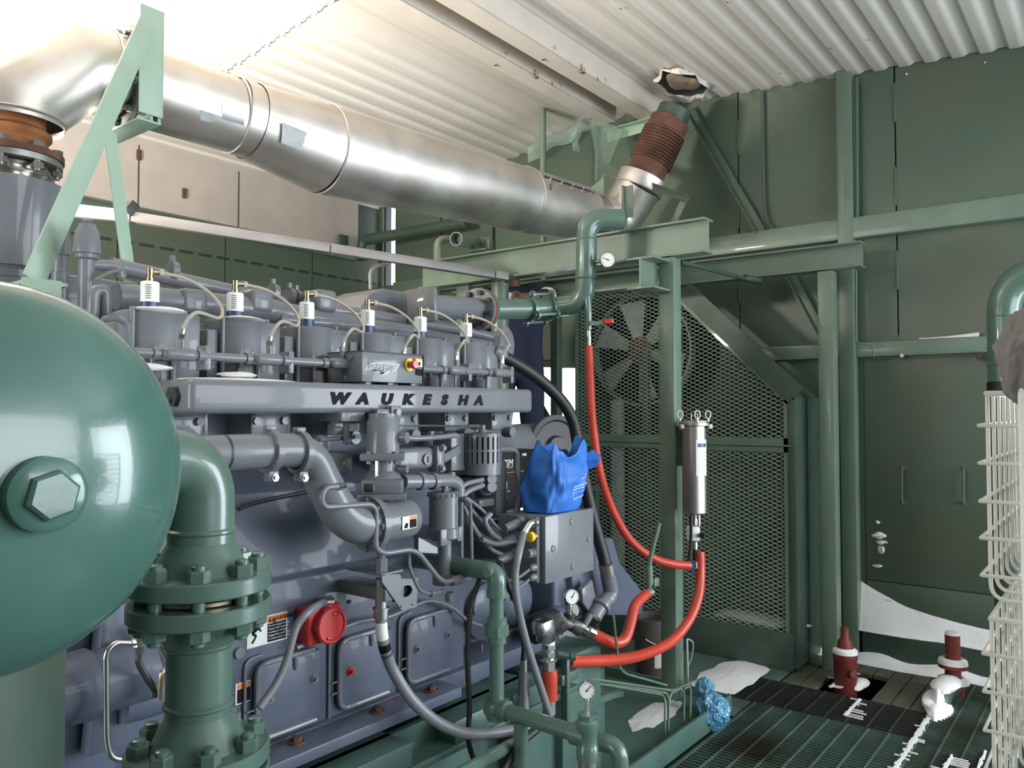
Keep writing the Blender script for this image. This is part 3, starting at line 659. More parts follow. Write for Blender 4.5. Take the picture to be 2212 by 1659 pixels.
for x in (1.44, 1.73, 1.94): MB().cyl((x, 2.03, 1.02), (x, 2.024, 1.02), .006, n=10).build('plug_hole', m_('black_rubber'), en)
pc = P(515, 1410, y=2.03); MB().cyl(pc, pc+V((0, -.01, 0)), .016, n=16).build('core_plug', EG, en)
# heads
for i, x in enumerate(XI):
    h = MB().lathe((x, 2.30, 0), (0, 0, 1), [(.090, 1.70), (.090, 1.79), (.097, 1.795), (.097, 1.93), (.092, 1.938), (.0, 1.938)], 40, cap=False).build('cylinder_head', EG, en)
    MB().ab((x+.035, 2.21, 1.72), (x+.112, 2.45, 1.934), .006).build('rocker_housing', EG, h)
    MB().ab((x-.128, 2.25, 1.70), (x-.09, 2.42, 1.90), .005).build('push_rod_cover', EG, h)
    for a in (-2.5, -1.95, -1.35, -.8): MB().cyl((x+.102*math.cos(a), 2.30+.102*math.sin(a), 1.70), (x+.102*math.cos(a), 2.30+.102*math.sin(a), 1.945 if a in (-2.5, -.8) else 1.80), .0075, n=10).build('head_stud', EG, h)
    MB().lathe((x, 2.30, 1.938), (0, 0, 1), [(.034, 0), (.034, .006), (.0, .006)], 20, cap=False).build('coil_seat', EG, h)
    mb = MB().ab((x-.075, 2.09, 1.565), (x+.055, 2.24, 1.645), .006); mb.ab((x+.06, 2.10, 1.575), (x+.075, 2.2, 1.66), .003); mb.build('intake_port', EG, h)
    MB().cyl((x+.02, 2.10, 1.555), (x+.02, 2.055, 1.555), .022, n=16).build('port_plug', EG, h)
    for dx in (-.06, .04): MB().cyl((x+dx, 2.092, 1.615), (x+dx, 2.08, 1.615), .013, n=6).build('port_bolt', EG, h)
    MB().box((x-.05, 2.17, 1.755), (.03, .03, .05), .6, .005).build('lug', EG, h)
# between-block fins / dark bay already shadowed: cylinder jackets
for i, x in enumerate(XI): MB().lathe((x, 2.34, 0), (0, 0, 1), [(.125, 1.38), (.125, 1.62)], 28).build('cylinder_jacket', EG, en)
# intake manifold with raised black letters
mf = MB().ab((1.12, 1.95, 1.638), (2.64, 2.115, 1.733), .019, 4).build('intake_manifold', EG, en)
MB().cyl((1.122, 2.03, 1.684), (1.108, 2.03, 1.684), .03, n=6).sph((1.105, 2.03, 1.675), .008).build('end_plug', m_('dark_steel'), mf)
for ch, u0, u1 in (('W', 711, 752), ('A', 771, 799), ('U', 822, 848), ('K', 869, 894), ('E', 913, 934), ('S', 953, 972), ('H', 989, 1011), ('A', 1025, 1045)):
    a, b_ = P(u0, 875, y=1.95), P(u1, 875, y=1.95); wd = b_.x-a.x
    nat = {'W': .93, 'A': .68, 'U': .64, 'K': .66, 'E': .56, 'S': .60, 'H': .66}[ch]; sz = .047
    MB().text(ch, (a.x, 1.9505, 1.669), (1, 0, 0), (0, 0, 1), sz, .005, shear=.22, bold=.0036, sx=wd/(nat*sz+.008)).build('letter', m_('label_black'), mf, ang=0)
mo = P(840, 890, y=1.93); MB().ab((mo.x-.055, 1.925, 1.603), (mo.x+.05, 2.08, 1.652), .006).build('manifold_outlet', EG, mf)
MB().box((mo.x+.022, 1.922, 1.640), (.045, .012, .045), None, .003).cyl((mo.x+.022, 1.917, 1.642), (mo.x+.022, 1.905, 1.642), .012, n=6).build('outlet_lug', EG, mf)
MB().ab((mo.x-.19, 1.94, 1.612), (mo.x-.095, 2.05, 1.642), .003).build('under_bracket', EG, mf)
for i, x in enumerate(XI): MB().ab((x-.07, 2.08, 1.63), (x+.05, 2.22, 1.71), .008).build('runner', EG, mf)
# snow lying on the manifold and heads
def flake(c, sx, sy, sz, seed): return blob(c, 1, (sx, sy, sz), seed, 16, 8, .18)
flake((1.33, 2.03, 1.732), .17, .05, .009, 3).solo('snow_patch', m_('snow'), 'thin layer of snow on the left end of the lettered manifold', 'snow', kind='stuff')
flake((1.19, 2.25, 1.94), .075, .07, .012, 8).solo('snow_patch', m_('snow'), 'snow on top of the leftmost cylinder head', 'snow', kind='stuff')
flake((1.47, 2.25, 1.94), .07, .07, .010, 9).solo('snow_patch', m_('snow'), 'snow on top of the second cylinder head from the left', 'snow', kind='stuff')
flake((1.10, 2.14, 1.765), .07, .04, .012, 12).solo('snow_patch', m_('snow'), 'snow clump under the first cylinder head beside the manifold end', 'snow', kind='stuff')
flake((1.385, 2.15, 1.755), .06, .03, .012, 14).solo('snow_patch', m_('snow'), 'snow clump between the manifold and the second cylinder head', 'snow', kind='stuff')
# fuel rail with oval link boxes
FZ = 1.803
fu = MB().tube([(1.00, 2.085, FZ), (2.58, 2.085, FZ)], .0125, 12).build('fuel_rail', EG, en)
lx0 = P(388, 765, y=2.07).x
for i in range(6):
    x = lx0+.2858*i-.012*(i == 5)
    mb = MB().ab((x-.05, 2.052, FZ-.018), (x+.05, 2.095, FZ+.018), .017, 4); mb.cyl((x-.07, 2.085, FZ), (x-.05, 2.085, FZ), .017, n=14).cyl((x+.06, 2.085, FZ), (x+.085, 2.085, FZ), .017, n=14); mb.cyl((x+.012, 2.08, FZ+.012), (x+.012, 2.08, FZ+.045), .010, n=12)
    mb.build('link_box', EG, fu)
    MB().box((x+.09, 2.10, FZ-.005), (.02, .05, .07), None, .003).build('rail_clamp', EG, fu)
# second bank and top pipes behind the heads
for i, x in enumerate(XI): MB().lathe((x+.1, 3.42, 0), (0, 0, 1), [(.10, 1.70), (.10, 1.94), (.0, 1.94)], 20, cap=False).build('cylinder_head', EG, en)
MB().tube([P(250, 640, y=2.62), P(560, 668, y=2.62), P(1090, 760, y=2.62)], .045, 16).build('exhaust_manifold', EG, en)
MB().tube(fillet([P(238, 573, y=2.75), P(620, 655, y=2.75), P(1000, 712, y=2.72), P(1085, 735, y=2.62), P(1092, 765, y=2.5)], .08), .028, 14).build('water_header', EG, en)
MB().tube(fillet([P(600, 690, y=2.6), P(870, 712, y=2.6), P(1010, 745, y=2.6), P(1040, 790, y=2.5)], .1), .030, 14).build('water_header', EG, en)
for u, v in ((372, 585), (590, 632), (625, 640), (640, 645)):
    p = P(u, v, y=2.74); MB().lathe(p, (1, 0, -.12), [(.036, -.012), (.036, .012)], 18).cyl(p+V((0, 0, .03)), p+V((0, 0, .055)), .012, n=8).build('hose_clamp', EG, en)
for u in (415, 560, 700): p = P(u, 640, y=2.6); MB().box(p+V((0, .02, -.02)), (.10, .10, .09), None, .02, 3).build('exhaust_elbow', EG, en)
MB().ab((1.0, 2.62, 1.72), (2.9, 3.3, 1.96), .03, 3).build('valley_cover', EG, en)
# turbo-side housing at the back right: rounded plenum, flange
p = P(845, 662, y=2.85)
MB().prism([(-.22, -.10), (-.19, -.02), (-.13, .05), (-.05, .085), (.20, .085), (.20, -.12)], p, (1, 0, 0), (0, 0, 1), -.3, .012).build('plenum', EG, en)
MB().box(P(905, 668, y=2.85)+V((0, .12, 0)), (.03, .30, .20), None, .004).build('plenum_flange', EG, en)
# left end: flywheel housing and starter
MB().prism([(-.14, -.42), (-.15, .30), (-.05, .44), (1.3, .44), (1.45, .2), (1.45, -.42)], (.72, 2.1, 1.02), (0, 1, 0), (0, 0, 1), .23, .02).build('flywheel_housing', CG, en)
q = P(215, 1490, y=1.86); MB().lathe(q+V((-.13, 0, .02)), (1, 0, 0), [(.05, 0), (.075, .015), (.08, .10), (.072, .11), (.072, .24), (.05, .25)], 28).build('starter_motor', CG, en)
q = P(300, 1500, y=1.9); MB().lathe(q, (1, 0, 0), [(.055, -.05), (.06, 0), (.06, .1), (.04, .13)], 24).build('starter_nose', CG, en)
MB().prism([(0, 0), (.16, 0), (.12, .34), (.03, .34)], P(190, 1640, y=1.9), (1, 0, 0), (0, 0, 1), -.05, .01).build('mount_foot', CG, en)
# front end (right): round gear covers, guard box
for u, v, r, y, d in ((1050, 1320, .115, 2.09, .03), (1120, 1300, .10, 2.09, .02)):
    p = P(u, v, y=y); MB().lathe(p+V((0, .03, 0)), (0, -1, 0), [(r, 0), (r, .03), (r*.93, .034), (r*.6, .045)], 36).build('gear_cover', CG, en)
for u, v in ((1025, 1320), (1105, 1290), (1090, 1385), (1040, 1400)):
    p = P(u, v, y=2.05); MB().sph(p, .014, (.6, .5, 1.3), 10, 8).build('lug', CG, en)
p = P(1220, 1280, y=2.06); MB().box(p+V((.0, .1, 0)), (.24, .25, .28), None, .02, 3).build('pump_housing', CG, en)
p = P(1252, 1370, y=1.98); MB().lathe(P(1190, 1345, y=1.98), (1, 0, .05), [(.055, -.12), (.06, 0), (.06, .06), (.045, .08)], 24).build('oil_cooler_end', CG, en)
MB().ab(P(1150, 1470, y=1.95), P(1270, 1395, y=1.95)+V((0, .3, .0)), .02).build('sump_end', CG, en)
gd = [P(1225, 1162, y=2.0), P(1325, 1162, y=2.0), P(1340, 1215, y=2.0), P(1395, 1285, y=2.0), P(1388, 1330, y=2.0), P(1245, 1330, y=2.0)]
MB().prism([(q.x-gd[0].x, q.z-gd[0].z) for q in gd], (gd[0].x, 2.25, gd[0].z), (1, 0, 0), (0, 0, 1), .25, .012).build('belt_guard', CG, en)
pw = P(1195, 965, y=2.35); MB().lathe(pw, (-.35, -1, 0), [(.165, 0), (.165, .03), (.14, .035), (.13, .025), (.06, .02), (.05, .04)], 40).build('front_pulley', m_('dark_steel'), en)
p = P(1082, 745, y=2.3); MB().lathe(p, (.3, -1, 0), [(.085, 0), (.085, .03), (.07, .04), (.05, .035)], 32).build('breather_cap', EG, en)
pz = P(1130, 950, y=2.45); MB().lathe(P(1100, 955, y=2.45), (1, 0, 0), [(.09, -.3), (.09, .2), (.06, .24)], 28).build('air_tank', EG, en)
# relief valve & pipes standing at the left rear
def stack(u, y, items, name, lab=None):
    mb = MB(); q = P(u, 700, y=y); mb.lathe((q.x, q.y, 0), (0, 0, 1), [(r, P(u, v, y=y).z) for r, v in items], 24); return mb.build(name, EG, en, lab)
stack(185, 2.55, [(.024, 690), (.024, 562), (.034, 558), (.034, 550), (.040, 548), (.040, 540), (.034, 500), (.026, 492), (.024, 484), (.010, 482), (.010, 476)], 'relief_valve')
MB().cyl(P(177, 475, y=2.53), P(201, 476, y=2.53), .005, n=8).build('valve_lever', EG, en)
stack(128, 2.7, [(.026, 690), (.026, 590), (.022, 588), (.022, 552), (.028, 550), (.028, 520), (.02, 505)], 'vent_stub')
MB().tube(fillet([P(118, 560, y=2.75), P(122, 595, y=2.75), P(60, 588, y=2.75)], .05), .012, 10).build('return_pipe', EG, en)
MB().tube(fillet([P(200, 700, y=2.4), P(203, 628, y=2.4), P(228, 625, y=2.4), P(230, 690, y=2.4)], .05), .018, 10).build('breather_loop', EG, en)
MB().tube(fillet([P(200, 572, y=2.65), P(255, 574, y=2.65), P(262, 600, y=2.65)], .03), .018, 12).build('crossover_pipe', EG, en)
MB().tube(cat([P(205, 605, y=2.5), P(235, 590, y=2.5), P(262, 582, y=2.5)]), .006, 8).build('small_line', EG, en)
MB().ab(P(115, 690, y=2.72), P(300, 612, y=2.72)+V((0, .25, 0)), .01).build('rear_housing', EG, en)
MB().tube(cat([P(225, 690, y=2.25), P(250, 686, y=2.2), P(272, 700, y=2.2), P(276, 740, y=2.2)]), .010, 8).cyl(P(246, 676, y=2.2), P(250, 690, y=2.2), .014, n=6).build('small_line', EG, en)

# ignition coils: one per head
def coil(x, lab):
    c = thing('ignition_coil', lab, 'ignition coil', (x, 2.30, 1.944), 'ignition coils on the cylinder heads')
    MB().lathe((x, 2.30, 1.944), (0, 0, 1), [(.0265, 0), (.0265, .026), (.024, .026)], 24).build('blue_base', m_('navy_plastic'), c)
    bd = MB().lathe((x, 2.30, 1.944), (0, 0, 1), [(.0262, .026), (.0262, .085), (.022, .088), (.0, .088)], 24, cap=False).build('body', m_('label_white'), c)
    mb = MB()
    for k in range(7):
        mb.grid(lambda s, t: V((x, 2.30, 1.978+k*.0066+.003*t))+V((math.cos(-2.6+1.2*s)*.0266, math.sin(-2.6+1.2*s)*.0266, 0)), 6, 1)
    mb.build('label_print', m_('grey_steel'), bd)
    t = V((x, 2.30, 2.032)); e = t+V((0, 0, .034))
    MB().cyl(t, t+V((0, 0, .012)), .012, n=12).cyl(t+V((0, 0, .012)), t+V((0, 0, .024)), .009, n=12).cyl(t+V((0, 0, .02)), e+V((0, 0, .006)), .011, n=10).cyl(e+V((0, 0, -.004)), e+V((.03, -.005, -.002)), .009, n=10).build('elbow_fitting', m_('brass'), c)
    MB().cyl(e+V((.025, -.004, -.003)), e+V((.038, -.006, -.004)), .011, n=10).build('ferrule', m_('coil_cable'), c)
    end = V((lx0+(x-XI[0])+.012, 2.08, FZ+.045)); s0 = e+V((.03, -.005, -.003))
    pts = [s0, s0+V((.07, -.02, -.012)), s0+V((.13, -.05, -.05)), s0+V((.155, -.08, -.10)), s0+V((.12, -.12, -.135)), end+V((.035, -.01, .075)), end+V((.004, 0, .03)), end]
    MB().tube(cat(pts, 7), .0054, 8).build('lead', m_('coil_cable'), c)
    MB().cyl(end+V((0, 0, -.004)), end+V((0, 0, .012)), .0105, n=6).cyl(end+V((0, 0, .012)), end+V((.003, 0, .026)), .0085, n=10).build('connector', m_('bright_steel'), c)
    return c
nm = ['leftmost of the six white and blue ignition coils, behind the A-frame leg', 'white and blue ignition coil second from the left in the row', 'white and blue ignition coil third from the left in the row', 'white and blue ignition coil fourth from the left, above the logo box', 'white and blue ignition coil fifth from the left, right of the logo box', 'rightmost of the six ignition coils, below the red-rimmed flange']
c0_ = coil(XI[0], nm[0])
for i in range(1, 6): dup(c0_, (XI[i]-XI[0], 0, 0), nm[i])
# ============================================================ FITTED ON THE CAMERA SIDE OF THE ENGINE
def PP(l, **k): return [P(u, v, **k) for u, v in l]
hx_s = MB().cyl((0, 0, 0), (0, 0, .010), .010, n=6).cyl((0, 0, -.002), (0, 0, .001), .014, n=14).mesh('bolt', EG)
def bolt(par, p, ax=(0, -1, 0), me=None): return put('bolt', me or hx_s, par, p, rotto(ax))
# --- logo box on the manifold
x0, x1, z0, z1 = 1.741, 2.022, 1.742, 1.843
cb = thing('control_box', 'grey Series Four control box with a red emergency stop on the manifold', 'control box', (1.88, 2.06, 1.73))
MB().ab((x0, 1.985, z0), (x1, 2.16, z1), .002).build('case', EG, cb)
MB().ab((x0-.001, 1.980, z1-.002), (x1+.003, 2.165, z1+.002), .0008, 1).ab((x1, 1.980, z0), (x1+.003, 1.99, z1), .0008, 1).build('cover_lip', m_('dark_steel'), cb)
for x in (x0+.02, (x0+x1)/2-.02, x1-.05): MB().ab((x, 1.99, 1.728), (x+.025, 2.06, z0), .002).build('foot', EG, cb)
for y_, z_ in ((2.04, 1.825), (2.07, 1.755)): bolt(cb, (x0, y_, z_), (-1, 0, 0))
# logo plate
def onb(u, v, y=1.985): return P(u, v, y=y)
def poly(pts, y, dep, mt, par, name, lab=None):
    o = P(pts[0][0], pts[0][1], y=y); q = [P(a, b_, y=y) for a, b_ in pts]
    return MB().prism([(p.x-o.x, p.z-o.z) for p in q], (o.x, y, o.z), (1, 0, 0), (0, 0, 1), dep).build(name, m_(mt), par, lab, ang=0)
poly([(787, 798), (797, 785), (830, 783), (860, 787), (864, 787), (853, 801), (843, 803), (826, 811), (808, 800)], 1.984, .0012, 'label_white', cb, 'logo_outline')
poly([(790, 797), (799, 786), (830, 784), (861, 788), (852, 800), (842, 801), (826, 809), (809, 798)], 1.9826, .0012, 'engine_grey', cb, 'logo_field')
p = P(795, 797, y=1.981); MB().text('Series Four', p, (1, 0, -.03), (0, 0, 1), .030, .0015, shear=.3, bold=.0011, sx=.83).build('logo_lettering', m_('label_black'), cb, ang=0)
p = P(795, 797, y=1.980); MB().text('Series Four', p, (1, 0, -.03), (0, 0, 1), .030, .0014, shear=.3, bold=.00005, sx=.83).build('logo_lettering', m_('label_white'), cb, ang=0)
p = P(821, 808, y=1.981); MB().text('VHP', p, (1, 0, 0), (0, 0, 1), .010, .001, shear=.2, bold=.0003).build('logo_lettering', m_('label_black'), cb, ang=0)
p = P(806, 800.5, y=1.981); MB().text('E N G I N E S', p, (1, 0, -.02), (0, 0, 1), .006, .001, bold=.0003, sx=1.3).build('logo_lettering', m_('label_black'), cb, ang=0)
p = P(884, 788, y=1.983); MB().cyl(p, p+V((0, -.003, 0)), .0225, n=32).build('stop_ring', m_('yellow'), cb)
MB().lathe(p, (0, -1, 0), [(.011, .003), (.011, .014), (.014, .016), (.0155, .020), (.0155, .030), (.013, .034)], 24).build('stop_button', m_('red_paint'), cb, 'red emergency stop button')
poly([(897, 774), (912, 776), (912, 793), (897, 791)], 1.9835, .001, 'label_white', cb, 'sticker'); poly([(897, 774), (912, 776), (912, 780), (897, 778)], 1.982, .001, 'yellow', cb, 'sticker_header')
poly([(898, 796), (912, 798), (912, 812), (898, 810)], 1.9835, .001, 'label_black', cb, 'sticker'); q_ = P(905, 786, y=1.982); MB().lathe(q_, (0, -1, 0), [(.004, 0), (.004, .001), (.007, .001), (.007, 0)], 16).build('sticker_symbol', m_('label_black'), cb)

# --- big water inlet pipe with two ring clamps, bending down to the mixer
wp = thing('coolant_inlet_pipe', 'fat grey pipe with two ring clamps bending down to the mixer body', 'pipe', (1.3, 1.83, 1.24))
pts = cat(PP([(400, 982), (470, 979), (560, 975), (630, 973), (672, 990), (700, 1045), (730, 1100), (765, 1128), (800, 1131)], y=1.83), 6)
n = len(pts); rr = [.047 if i < n*.42 else .047+(.061-.047)*min(1, (i-n*.42)/(n*.45)) for i in range(n)]
MB().tube(pts, rr, 28).build('pipe', EG, wp)
MB().lathe(P(478, 978.5, y=1.83), (1, 0, 0), [(.0472, 0), (.048, .004), (.0472, .008)], 28, cap=False).build('sleeve_edge', m_('dark_steel'), wp)
for u, v in ((582, 974.5), (646, 977)):
    p = P(u, v, y=1.83); c_ = MB().lathe(p, (1, 0, -.05), [(.0475, -.014), (.059, -.010), (.059, .010), (.0475, .014)], 28, cap=False).build('ring_clamp', EG, wp)
    MB().box(p+V((.0, -.01, -.066)), (.03, .03, .03), None, .004).build('clamp_ear', EG, c_); MB().box(p+V((0, 0, .063)), (.03, .025, .014), None, .003).build('clamp_ear', EG, c_)
    MB().cyl(p+V((0, -.036, -.07)), p+V((.0, .02, -.07)), .006, n=10).cyl(p+V((0, -.030, -.07)), p+V((0, -.02, -.07)), .011, n=6).build('clamp_bolt', m_('bright_steel'), c_)
# --- mixer / carburettor stack
mx = thing('carburettor', 'grey carburettor stack hanging under the manifold, with a warning label', 'carburettor', (1.74, 1.87, 1.22))
cx_, cy_ = 1.742, 1.885
def zc(v): return P(828, v, y=cy_).z
MB().lathe((cx_, cy_, 0), (0, 0, 1), [(.052, zc(978)), (.052, zc(912)), (.046, zc(905)), (.046, zc(893))], 32).build('throttle_barrel', EG, mx)
MB().box((cx_, cy_, (zc(978)+zc(993))/2), (.138, .138, zc(978)-zc(993)), .78, .004).build('square_flange', EG, mx)
MB().lathe((cx_, cy_, 0), (0, 0, 1), [(.060, zc(1034)), (.057, zc(1028)), (.042, zc(1016)), (.041, zc(993))], 28).build('neck', EG, mx)
for dx, dy in ((-.075, 0), (.0, -.075), (.075, 0)): MB().cyl((cx_+dx*.8, cy_+dy*.8, zc(1000)), (cx_+dx*.8, cy_+dy*.8, zc(974)), .008, n=8).build('bolt', EG, mx)
MB().cyl((cx_-.045, cy_-.02, zc(1030)), (cx_-.045, cy_-.02, zc(993)), .006, n=8).build('stay', m_('bright_steel'), mx)
MB().box((cx_, cy_, (zc(1032)+zc(1064))/2), (.132, .132, zc(1032)-zc(1064)), .78, .010).build('mixer_body', EG, mx)
MB().box((cx_-.080, cy_-.018, (zc(1037)+zc(1061))/2), (.012, .06, .026), .0, .004).build('mixer_window', m_('dark_steel'), mx)
MB().box((cx_, cy_, zc(1069)), (.152, .152, .018), .78, .004).build('square_flange', EG, mx)
MB().lathe((cx_, cy_, 0), (0, 0, 1), [(.052, zc(1100)), (.052, zc(1072))], 28).build('lower_neck', EG, mx)
by = 1.84
cA, cB = P(822, 1128, y=by), P(880, 1124, y=by)
MB().lathe(cA, (1, 0, 0), [(.062, -.03), (.064, .0), (.064, .10), (.058, .125), (.034, .14)], 32).build('mixer_bowl', EG, mx)
MB().lathe(cA+V((-.055, 0, 0)), (1, 0, 0), [(.085, 0), (.085, .012)], 36).lathe(cA+V((-.04, 0, 0)), (1, 0, 0), [(.082, 0), (.082, .012)], 36).build('round_flange', EG, mx)
for k in range(8): a = 2*math.pi*k/8; bolt(mx, cA+V((-.055, .072*math.cos(a), .072*math.sin(a))), (-1, 0, 0))
for v, zz_ in ((945, 0), (1013, 0)):
    p = V((cx_+.03, cy_-.04, zc(v))); MB().cyl(p, p+V((.01, -.03, 0)), .018 if v < 1000 else .012, n=16).build('sensor_boss', EG, mx)
def sticker(par, pts4, y, lab='warning_label', words=None):
    """pts4 = left,top,right,bottom in a front-facing plane"""
    pass
def label_plate(o, ux, uz, w, h, par, split=.5, words=True, nm='warning_label'):
    ux, uz = V(ux).normalized(), V(uz).normalized(); nn = ux.cross(uz)
    def rect(a, b_, c, d, k, name, mt, pr_): 
        return MB().prism([(a, b_), (c, b_), (c, d), (a, d)], V(o)+nn*k, ux, uz, .0006).build(name, m_(mt), pr_, ang=0)
    L_ = rect(0, 0, w, h, 0, nm, 'label_white', par)
    rect(w*split, h*.72, w*.97, h*.96, .0008, 'warning_header', 'label_orange', L_); rect(w*split, h*.05, w*.97, h*.70, .0008, 'text_panel', 'label_black', L_)
    if words:
        MB().text('WARNING', V(o)+nn*.0018+ux*(w*(split+.11))+uz*(h*.77), ux, uz, h*.19, .0004, bold=h*.004).build('warning_word', m_('label_black'), L_, ang=0)
        tri = MB().prism([(w*(split+.02), h*.76), (w*(split+.09), h*.76), (w*(split+.055), h*.93)], V(o)+nn*.0016, ux, uz, .0005); tri.build('warning_triangle', m_('label_black'), L_, ang=0)
        for k, s_ in enumerate(('Do not engage barring', 'device while engine is', 'cranking or running.', 'Engagement could result', 'in serious injury or death.')):
            MB().text(s_, V(o)+nn*.0018+ux*(w*(split+.02))+uz*(h*(.59-.115*k)), ux, uz, h*.095, .0003).build('warning_text', m_('label_white'), L_, ang=0)
        mb = MB(); b0 = V(o)+nn*.0014
        def ln(a, b_, r): mb.bar(b0+ux*(a[0]*w)+uz*(a[1]*h), b0+ux*(b_[0]*w)+uz*(b_[1]*h), r, .0005, up=nn)
        ln((.12, .15), (.22, .38), .006); ln((.22, .38), (.12, .5), .007); ln((.12, .5), (.30, .68), .010); ln((.20, .72), (.40, .80), .004); ln((.28, .62), (.34, .5), .005); ln((.20, .60), (.10, .70), .005)
        mb.cyl(b0+ux*(.34*w)+uz*(.76*h), b0+nn*.0006+ux*(.34*w)+uz*(.76*h), .006, n=12); mb.build('warning_figure', m_('label_black'), L_, ang=0)
    else:
        MB().prism([(w*.1, h*.1), (w*.35, h*.1), (w*.4, h*.45), (w*.22, h*.5)], V(o)+nn*.0008, ux, uz, .0005).build('warning_figure', m_('label_black'), L_, ang=0)
    return L_
label_plate(cA+V((.030, -.0655, -.022)), (1, 0, 0.02), (0, 0, 1), .062, .040, mx, .5, False)
# --- warning labels stuck on the crankcase
a_, b_ = P(533, 1392, y=2.029), P(620, 1325, y=2.029)
lw = label_plate((a_.x, 2.0285, P(575, 1388, y=2.03).z-.004), (1, 0, 0), (0, 0, 1), b_.x-a_.x, .083, en)
label_plate((P(508, 1525, y=2.029).x, 2.0285, P(520, 1520, y=2.029).z), (1, 0, 0), (0, 0, 1), .05, .06, en, .1, False)
label_plate(P(232, 1412, y=1.955)+V((0, -.02, 0)), (1, 0, 0), (0, 0, 1), .10, .052, en, .5, False)
# --- red shut-down box
rb0 = P(668, 1390, y=1.98); rx0, rx1 = P(668, 1350, y=1.99).x, P(735, 1350, y=1.96).x
al = thing('alarm_box', 'round-faced red alarm box bolted to the crankcase side', 'alarm box', (1.6, 1.99, .92))
rc = P(722, 1350, y=1.945)
MB().ab((rc.x-.085, 1.965, rc.z-.055), (rc.x+.045, 2.03, rc.z+.06), .012, 3).build('housing', m_('red_paint'), al)
MB().lathe((rc.x-.012, 1.967, rc.z+.002), (0, -1, 0), [(.056, 0), (.056, .028), (.052, .032), (.046, .032), (.044, .027), (.001, .027)], 36).build('round_cover', m_('red_paint'), al)
for a in (1.2, 4.4): MB().box((rc.x-.012+.036*math.cos(a), 1.938, rc.z+.036*math.sin(a)), (.02, .006, .008), None, .002).build('grip', m_('red_paint'), al)
MB().cyl((rc.x-.07, 1.966, rc.z), (rc.x-.07, 1.962, rc.z), .004, n=8).build('screw', m_('brass'), al)
fp = P(712, 1300, y=1.99)
MB().cyl(fp+V((.01, 0, -.02)), fp+V((0, 0, .006)), .016, n=10).cyl(fp+V((.006, 0, .004)), fp+V((-.03, 0, .004)), .015, n=10).build('conduit_fitting', m_('bright_steel'), al)
def hose(name, pts, r, mt, lab, c='hose', grp=None, sub=8, n=14): return MB().tube(cat(pts, sub), r, n).solo(name, m_(mt), lab, c, grp)
hose('flex_conduit', [fp+V((-.02, 0, .004))]+PP([(670, 1318), (640, 1355), (618, 1430), (595, 1480), (560, 1530)], y=1.93), .0120, 'conduit_grey', 'grey flexible conduit curving down from the red alarm box', 'conduit')
# --- bracket plate with oval hole, fitting and long grey hose
bp = thing('hose_bracket', 'folded grey bracket plate with an oval hole on the block side', 'bracket', (1.82, 1.84, .98))
yb_ = 1.80; pl = PP([(825, 1242), (862, 1240), (872, 1250), (890, 1250), (903, 1247), (900, 1312), (868, 1318), (826, 1258)], y=yb_); o_ = pl[0]
mb = MB(); out2 = [(p.x-o_.x, p.z-o_.z) for p in pl]; hc_ = P(878, 1277, y=yb_); hole = [(hc_.x-o_.x+.026*math.cos(a)*(1 if abs(math.cos(a)) < .6 else 1), hc_.z-o_.z+.018*math.sin(a)) for a in [2*math.pi*i/24 for i in range(24)]]
# plate with a real hole: fill between loops
def plate(outer, inner, o, y, t):
    b = bmesh.new(); vo = [b.verts.new((o.x+p[0], y, o.z+p[1])) for p in outer]; vi = [b.verts.new((o.x+p[0], y, o.z+p[1])) for p in inner]
    ed = [b.edges.new((l[i], l[(i+1) % len(l)])) for l in (vo, vi) for i in range(len(l))]
    bmesh.ops.triangle_fill(b, use_beauty=True, edges=ed); g = bmesh.ops.extrude_face_region(b, geom=b.faces[:]); bmesh.ops.translate(b, vec=(0, t, 0), verts=[v for v in g['geom'] if isinstance(v, bmesh.types.BMVert)])
    m2 = MB(); m2.add(b, M.Identity(4)); return m2
plate(out2, hole, o_, yb_, .006).build('plate', EG, bp)
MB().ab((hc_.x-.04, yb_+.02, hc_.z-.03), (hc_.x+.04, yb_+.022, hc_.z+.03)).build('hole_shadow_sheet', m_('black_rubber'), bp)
tp = P(800, 1240, y=yb_+.05); MB().ab((tp.x, yb_, o_.z-.004), (o_.x+.09, yb_+.16, o_.z+.003), .001, 1).build('shelf', EG, bp)
MB().ab((o_.x+.02, yb_+.006, hc_.z-.02), (o_.x+.10, 2.06, hc_.z+.02), .003).build('mount_arm', EG, bp)
for u, v in ((868, 1248), (892, 1247), (866, 1310), (890, 1306)): p = P(u, v, y=yb_); MB().cyl(p, p+V((0, -.002, 0)), .003, n=8).build('hole', m_('black_rubber'), bp)
hs = thing('gas_hose', 'long grey hose hanging from the bracket and sweeping down to the green pipe', 'hose', P(1140, 1572, y=1.66))
yh = 1.835
MB().tube(PP([(822, 1165), (824, 1215)], y=yh), .013, 12).cyl(P(823, 1205, y=yh), P(823, 1240, y=yh), .020, n=8).build('upper_line', EG, hs)
MB().cyl(P(823, 1250, y=yh), P(823, 1312, y=yh), .018, n=14).cyl(P(823, 1312, y=yh), P(823, 1316, y=yh), .026, n=16).cyl(P(823, 1316, y=yh), P(823, 1335, y=yh), .023, n=12).build('steel_nipple', m_('grey_steel'), hs)
hp = cat(PP([(823, 1335), (825, 1370), (834, 1410), (850, 1450)], y=yh)+[P(890, 1512, y=1.80), P(945, 1560, y=1.76), P(1010, 1584, y=1.71), P(1080, 1582, y=1.67), P(1148, 1570, y=1.64)], 8)
MB().tube(hp, .0185, 16).build('hose', m_('conduit_grey'), hs)
k = next(i for i, p in enumerate(hp) if p.z < P(834, 1396, y=yh).z)
